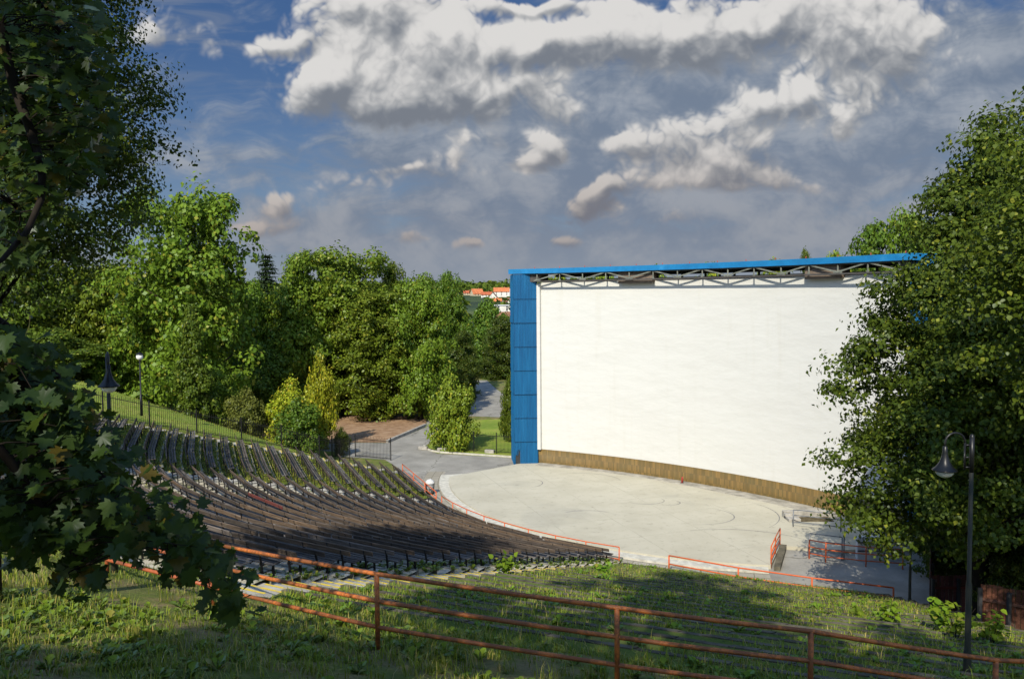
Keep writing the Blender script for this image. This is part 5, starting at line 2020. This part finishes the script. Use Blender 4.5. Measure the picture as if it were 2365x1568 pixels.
for px, py, h, sp, lab in [(2205, 1500, 1.35, 0.55, 'tall leafy sapling at the foot of the right-hand bell lamp'),
                           (2170, 1478, 0.9, 0.45, 'leafy sapling growing beside the dark red gate'),
                           (2055, 1455, 0.8, 0.4, 'bushy weed sapling in front of the dark lamp post'),
                           (1165, 1342, 0.75, 0.3, 'clump of tall weeds at the edge of the wide stairs'),
                           (1390, 1330, 0.6, 0.3, 'small upright weed where the terraces meet the stairs'),
                           (2290, 1510, 1.0, 0.5, 'leafy sapling in front of the brown board fence'),
                           (1985, 1440, 0.5, 0.3, 'small bright weed on the sunny patch of the old terraces')]:
    q = onground(px, py)
    zz = tz(q.x, q.y)
    pr, sr = inv(np.array([q.x]), np.array([q.y]))
    if 24.9 < pr[0] < 49.5 and q.x < 16.5:
        zz = float(terrace_z(np.array([q.x]), np.array([q.y]))[0])
    seedling(lab, q.x, q.y, zz, h, sp, int(px))
# ------------------------------------------------------------------ town on the far slope
flat('house_white', (0.62, 0.60, 0.55), 0.85, 0.2, var=0.12, scale=0.3)
flat('house_cream', (0.52, 0.44, 0.30), 0.85, 0.2, var=0.12, scale=0.3)
flat('house_grey', (0.42, 0.42, 0.43), 0.85, 0.2, var=0.12, scale=0.3)
flat('roof_red', (0.36, 0.10, 0.045), 0.85, 0.2, var=0.3, scale=0.5)
flat('roof_orange', (0.46, 0.15, 0.06), 0.85, 0.2, var=0.3, scale=0.5)
flat('roof_brown', (0.22, 0.10, 0.065), 0.85, 0.2, var=0.3, scale=0.5)
flat('roof_pale', (0.60, 0.62, 0.64), 0.7, 0.3, var=0.1, scale=0.3)
flat('window_glass', (0.04, 0.05, 0.06), 0.2, 0.6, var=0.1)


def house(label, px, py, Y, w, d, h, rh, rz, wall, roof, name='house', cat='house', windows=3, floors=2):
    q = at(px, py, Y=Y)
    z = q.z - h - rh
    g = tz(q.x, Y)
    base = min(z, g) - 1.0
    t = thing(name, label, cat, (q.x, Y, z), rz)
    b = base - z
    MB().box(-w / 2, w / 2, -d / 2, d / 2, b, h).build('wall', M[wall], t)
    ov = 0.5
    mb = MB()
    if rh > 0.8:
        A = [(-w / 2 - ov, -d / 2 - ov, h - 0.3), (w / 2 + ov, -d / 2 - ov, h - 0.3), (w / 2 + ov, d / 2 + ov, h - 0.3), (-w / 2 - ov, d / 2 + ov, h - 0.3), (-w / 2 - ov, 0, h + rh), (w / 2 + ov, 0, h + rh)]
        mb.add(A, [(0, 1, 5, 4), (2, 3, 4, 5)])
        A2 = [(x, y, zz - 0.25) for x, y, zz in A]
        mb.add(A2, [(4, 5, 1, 0), (5, 4, 3, 2)])
        gb = MB()
        for s in (-1, 1):
            x = s * w / 2
            gb.add([(x, -d / 2, h), (x, d / 2, h), (x, 0, h + rh - 0.3)], [(0, 1, 2)])
        rf = mb.build('roof', M[roof], t)
        gb.build('gable', M[wall], t)
        MB().box(-0.5 + w * 0.2, 0.5 + w * 0.2, 0.4, 1.4, h + rh * 0.4, h + rh + 1.0).build('chimney', M['roof_brown'], rf)
    else:
        mb.box(-w / 2 - ov, w / 2 + ov, -d / 2 - ov, d / 2 + ov, h, h + max(0.4, rh))
        mb.build('roof', M[roof], t)
    for fl in range(floors):
        for k in range(windows):
            x = -w / 2 + w * (k + 0.5) / windows
            zz = 1.0 + fl * (h - 0.6) / floors
            MB().box(x - 0.55, x + 0.55, -d / 2 - 0.04, -d / 2 + 0.02, zz, zz + 1.4).build('window', M['window_glass'], t)
    return t


HS = [('big orange-roofed house on the skyline beside the blue tower', 1158, 664, 900, 17, 10, 5, 4.5, 0.05, 'house_white', 'roof_orange'),
      ('grey-gabled house hard against the blue tower, behind the orange roof', 1181, 664, 930, 8, 10, 6, 4, 1.3, 'house_grey', 'roof_brown'),
      ('orange roof standing alone further left on the skyline', 1101, 667, 960, 13, 12, 3, 6, 0.4, 'house_cream', 'roof_orange'),
      ('small low red roof at the far left of the distant town', 1080, 671, 1000, 10, 8, 3, 3, 0.1, 'house_cream', 'roof_red'),
      ('dark red roof between the lone orange roof and the white gable', 1124, 674, 880, 11, 8, 5, 3, -0.1, 'house_white', 'roof_red'),
      ('white house with its gable turned this way, below the big orange roof', 1139, 675, 820, 7, 8, 5, 5, 1.45, 'house_white', 'roof_brown'),
      ('low orange-roofed row below the big orange roof', 1153, 688, 760, 13, 7, 4, 4, 0.08, 'house_white', 'roof_orange'),
      ('small white house with a brown roof next to the blue tower', 1169, 688, 720, 6, 6, 6, 3, 0.2, 'house_white', 'roof_brown'),
      ('narrow white and red house touching the blue tower edge', 1183, 686, 700, 6, 7, 9, 4, 1.2, 'house_white', 'roof_red'),
      ('long flat white building below the town houses', 1170, 704, 520, 16, 12, 4, 0.5, 0.05, 'house_white', 'roof_pale'),
      ('brown-roofed building just above the dark tree by the blue tower', 1172, 720, 380, 12, 9, 4, 4.0, 0.05, 'house_cream', 'roof_brown')]
for h_ in HS:
    house(*h_)

# wooded slopes far away: clumps of distant tree crowns as one mass, and a few nearer trees in the town
rf_ = np.random.default_rng(4)
n = 5200
th = rf_.uniform(-0.62, 0.62, n)
dd_ = 260 * (2600 / 260) ** rf_.uniform(0, 1, n)
X, Y = dd_ * np.sin(th), dd_ * np.cos(th)
dens = np.sin(X * 0.011 + 1) * np.sin(Y * 0.006 + 0.5) + 0.6 * np.sin(X * 0.031 - Y * 0.009)
k = (dens + rf_.normal(0, 0.4, n) > -0.05) | (dd_ > 1100)
bx_ = X / Y * FPX + 1182
k &= ~((bx_ > 1065) & (bx_ < 1195) & (Y < 985) & (Y > 150) & (rf_.uniform(0, 1, n) < 0.86))
X, Y, dd_ = X[k], Y[k], dd_[k]
Z = terrain(X, Y)
hgt = rf_.uniform(6, 12, len(X)) * (1 + dd_ / 2600)
per = 26
q = unit(rf_.normal(size=(len(X), per, 3))) * (rf_.uniform(0.55, 1, (len(X), per, 1)))
P = np.stack([X, Y, Z + hgt * 0.5], 1)[:, None, :] + q * (hgt * 0.55)[:, None, None]
Nn = unit(q) + np.array([0, 0, 0.4]) + rf_.normal(size=q.shape) * 0.35
S = np.repeat(hgt * 0.42, per) * rf_.uniform(0.7, 1.3, len(X) * per)
tag(link('distant_woods', leaf_cloud('distant_woods', P.reshape(-1, 3), Nn.reshape(-1, 3), S, M['leaf_deep'], KITE, rf_, 0.4)), kind='stuff')

# ------------------------------------------------------------------ sun and sky
SUN_EL, SUN_AZ = R(40), math.atan2(-0.30, -0.954)      # azimuth of the sun, measured from +Y towards +X
sv = Vector((math.sin(SUN_AZ) * math.cos(SUN_EL), math.cos(SUN_AZ) * math.cos(SUN_EL), math.sin(SUN_EL)))
sd = bpy.data.lights.new('sun', 'SUN')
sd.energy = 4.1
sd.angle = R(0.53)
sd.color = (1.0, 0.93, 0.79)
so = bpy.data.objects.new('sun', sd)
COL.objects.link(so)
so.rotation_euler = sv.to_track_quat('Z', 'Y').to_euler()
so.location = (-20, -40, 60)

w = bpy.data.worlds.new('World')
scene.world = w
w.use_nodes = True
w.cycles.sampling_method = 'NONE'
t = w.node_tree
t.nodes.clear()
nt = NT(t)
out = nt.new('ShaderNodeOutputWorld')
bg = nt.new('ShaderNodeBackground')
bg.inputs['Strength'].default_value = 0.12
sky = nt.new('ShaderNodeTexSky', sky_type='NISHITA')
sky.sun_disc = False
sky.sun_elevation = SUN_EL
sky.sun_rotation = SUN_AZ
sky.altitude = 300
sky.air_density = 1.0
sky.dust_density = 0.4
sky.ozone_density = 3.0
gen = nt.new('ShaderNodeTexCoord').outputs['Generated']
sep = nt.new('ShaderNodeSeparateXYZ')
nt.put(sep.inputs[0], gen)
dx, dy, dz = sep.outputs
den = nt.math('MAXIMUM', nt.math('ABSOLUTE', dy), 0.22)
U = nt.math('DIVIDE', dx, den)
Vv = nt.math('DIVIDE', dz, den)
cmb = nt.new('ShaderNodeCombineXYZ')
nt.put(cmb.inputs[0], U)
nt.put(cmb.inputs[1], Vv)
P = cmb.outputs[0]


def uv_of(px, py):
    d = at(px, py, Y=1.0) - EYE
    return d.x / d.y, d.z / d.y


def blobs(lst, vec, light=None):
    """Sum of soft patches; with a light direction also how fast the sum thins towards it."""
    acc = grad = None
    for px, py, rx, ry, wt in lst:
        u, v = uv_of(px, py)
        iu, iv = FPX / rx, FPX / ry
        q = nt.vec('MULTIPLY_ADD', vec, (iu, iv, 0.0), (-u * iu, -v * iv, 0.0))
        e = nt.math('POWER', 0.36788, nt.vec('DOT_PRODUCT', q, q))
        acc = nt.math('MULTIPLY', e, wt) if acc is None else nt.math('MULTIPLY_ADD', e, wt, acc)
        if light:
            g = nt.math('MULTIPLY', e, nt.vec('DOT_PRODUCT', q, (2 * wt * light[0] * min(iu, 22), 2 * wt * light[1] * min(iv, 40), 0.0)))
            grad = g if grad is None else nt.math('ADD', g, grad)
    return (acc, grad) if light else acc


def n2(v, scale, detail=0.0, rough=0.5, dist=0.0, signed=True, out='Fac'):
    n = nt.new('ShaderNodeTexNoise', noise_dimensions='2D')
    n.normalize = not signed
    nt.put(n.inputs['Vector'], v)
    n.inputs['Scale'].default_value = scale
    n.inputs['Detail'].default_value = detail
    n.inputs['Roughness'].default_value = rough
    n.inputs['Distortion'].default_value = dist
    return n.outputs[out]


def billow(v, fine=True):
    acc = None
    for sc, k in ((11.0, 0.62), (23.0, 0.40), (49.0, 0.24)) + (((105.0, 0.14),) if fine else ()):
        b = nt.math('ABSOLUTE', n2(v, sc))
        acc = nt.math('MULTIPLY', b, k) if acc is None else nt.math('MULTIPLY_ADD', b, k, acc)
    return acc


CUM = [(930, 150, 190, 115, 1.35), (850, 20, 150, 70, 1.1), (760, 215, 110, 60, 1.0), (1010, 225, 150, 60, 0.9), (670, 110, 80, 26, 0.7),
       (1400, 85, 180, 75, 1.15), (1250, 110, 90, 45, 0.8), (1560, 120, 150, 65, 0.9), (1170, 205, 70, 30, 0.6),
       (1880, 30, 240, 80, 1.0), (2030, 130, 170, 100, 1.1), (1740, 90, 110, 55, 0.7), (1830, 220, 70, 50, 0.8), (1950, 275, 60, 45, 0.6),
       (1245, 345, 52, 32, 1.0), (1195, 385, 50, 22, 0.7), (1600, 350, 160, 75, 0.9), (1720, 385, 90, 50, 0.75), (1480, 330, 70, 35, 0.5),
       (1375, 455, 46, 34, 1.0), (1360, 490, 70, 20, 0.6), (1295, 550, 45, 22, 0.95), (1095, 565, 38, 17, 0.85), (630, 475, 40, 32, 0.9), (600, 525, 105, 22, 0.65),
       (960, 400, 140, 24, 0.65), (1040, 365, 60, 22, 0.5), (355, 60, 60, 48, 0.65), (450, 90, 55, 45, 0.45), (505, 125, 45, 30, 0.4),
       (1230, 8, 120, 18, 0.9), (960, 560, 60, 20, 0.5), (1060, 110, 110, 80, 0.7),
       (1260, 250, 130, 45, 0.42), (1760, 260, 150, 50, 0.45), (1110, 330, 110, 32, 0.4), (1470, 440, 130, 32, 0.4), (820, 440, 120, 26, 0.4), (1800, 440, 160, 30, 0.4), (1550, 520, 160, 18, 0.42)]
GREY = [(1150, 270, 330, 80, 1.1), (1550, 230, 380, 130, 1.1), (1950, 300, 400, 140, 1.1), (2300, 130, 260, 190, 1.0), (1000, 360, 280, 60, 0.8), (1550, 430, 560, 90, 1.0),
        (1150, 480, 520, 60, 0.7), (1500, 560, 900, 40, 0.8), (500, 380, 220, 55, 0.5), (700, 520, 260, 40, 0.5), (1250, 610, 1100, 55, 0.9)]
wn = n2(P, 9.0, 2.0, 0.55, 0.0, False, 'Color')
Pw = nt.vec('ADD', P, nt.vec('MULTIPLY', nt.vec('SUBTRACT', wn, (0.5, 0.5, 0.5)), (0.07, 0.05, 0.0)))
LO = (-0.009, 0.019, 0.0)
f2 = n2(nt.scaled(Pw, (1.0, 2.4, 1.0)), 6.5, 5.0, 0.62, 0.2, False)
wn2 = n2(P, 16.0, 2.0, 0.5, 0.0, False, 'Color')
Pb = nt.vec('ADD', P, nt.vec('MULTIPLY', nt.vec('SUBTRACT', wn2, (0.5, 0.5, 0.5)), (0.022, 0.018, 0.0)))
Pl = nt.vec('ADD', Pb, LO)
B, Bl = billow(Pb), billow(Pl, False)
cb, cg = blobs(CUM, Pw, (-0.012, 0.030))
gb = blobs(GREY, P)
dens = nt.math('MULTIPLY_ADD', nt.math('SUBTRACT', B, 0.36), nt.math('MULTIPLY_ADD', nt.step(cb, 0.1, 0.6), 0.75, 0.4), cb)
# cloud thins towards the light = bright side; the far side is grey
rel = nt.math('MULTIPLY_ADD', nt.math('SUBTRACT', B, Bl), 0.8, nt.math('MULTIPLY', cg, 0.5))
lit = nt.step(nt.math('MULTIPLY_ADD', nt.math('SUBTRACT', f2, 0.5), 0.5, rel), -0.60, 0.60)
mr = nt.new('ShaderNodeMapRange', interpolation_type='SMOOTHSTEP')
nt.put(mr.inputs[0], dens)
mr.inputs[1].default_value = 0.25
nt.put(mr.inputs[2], nt.math('MULTIPLY_ADD', lit, -0.55, 1.15))
aC = mr.outputs[0]
cool = nt.step(Vv, 0.05, 0.24)
dark = nt.mix(cool, (1.10, 1.10, 1.29), (1.14, 1.27, 1.50))
midc = nt.mix(cool, (1.64, 1.53, 1.57), (2.21, 2.28, 2.39))
bright = nt.mix(cool, (2.53, 2.21, 2.05), (4.27, 4.19, 4.09))
ccol = nt.mix(nt.step(lit, 0.0, 0.5), dark, nt.mix(nt.step(lit, 0.36, 0.95), midc, bright))
gd = nt.math('MULTIPLY_ADD', nt.math('SUBTRACT', f2, 0.5), 2.2, gb)
aG = nt.math('MULTIPLY', nt.step(gd, 0.05, 0.95), 0.93)
gcol = nt.mix(nt.step(nt.math('MULTIPLY_ADD', B, 0.3, nt.math('MULTIPLY', f2, 0.78)), 0.34, 0.70), nt.mix(cool, (1.15, 1.38, 1.82), (1.08, 1.36, 1.82)), nt.mix(cool, (1.9, 1.98, 2.2), (2.15, 2.35, 2.65)))
st = n2(nt.scaled(P, (0.87, 4.35, 0.87)), 7.0, 4.0, 0.6, 0.5, False)
aS = nt.math('MULTIPLY', nt.step(st, 0.45, 0.75), 0.5)
hsv = nt.new('ShaderNodeHueSaturation')
hsv.inputs['Saturation'].default_value = 1.1
hsv.inputs['Value'].default_value = 0.36
nt.put(hsv.inputs['Color'], sky.outputs[0])
blue = nt.mix(0.55, hsv.outputs[0], nt.mix(nt.step(Vv, 0.02, 0.34), (1.00, 1.48, 2.39), (0.28, 0.70, 1.87)))
col = nt.mix(aS, blue, (1.39, 1.61, 2.00))
col = nt.mix(aG, col, gcol)
col = nt.mix(aC, col, ccol)
hz_ = nt.math('MULTIPLY', nt.step(Vv, 0.11, 0.0), 0.6)
col = nt.mix(hz_, col, (1.7, 1.95, 2.35))
up = nt.step(dz, -0.02, 0.0)
col = nt.mix(up, (0.6, 0.65, 0.5), col)
# added fill: sky round the sun, behind the camera, scaled up to lift shade
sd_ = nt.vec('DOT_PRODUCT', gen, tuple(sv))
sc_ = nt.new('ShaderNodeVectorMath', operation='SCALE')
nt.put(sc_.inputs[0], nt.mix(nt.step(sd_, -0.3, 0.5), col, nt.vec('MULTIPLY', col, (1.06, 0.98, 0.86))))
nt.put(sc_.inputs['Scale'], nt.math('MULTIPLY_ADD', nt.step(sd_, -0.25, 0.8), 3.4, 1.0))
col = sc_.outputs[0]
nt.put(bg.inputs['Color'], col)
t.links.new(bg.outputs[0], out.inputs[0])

# ------------------------------------------------------------------ colour management and sampling
vs_ = scene.view_settings
vs_.view_transform = 'Standard'
vs_.look = 'None'
vs_.exposure = 0.46
vs_.gamma = 1.0
vs_.use_curve_mapping = False
scene.render.engine = 'CYCLES'
cy = scene.cycles
cy.max_bounces = 5
cy.diffuse_bounces = 2
cy.glossy_bounces = 2
cy.transmission_bounces = 3
cy.use_denoising = True
cy.caustics_reflective = False
cy.caustics_refractive = False
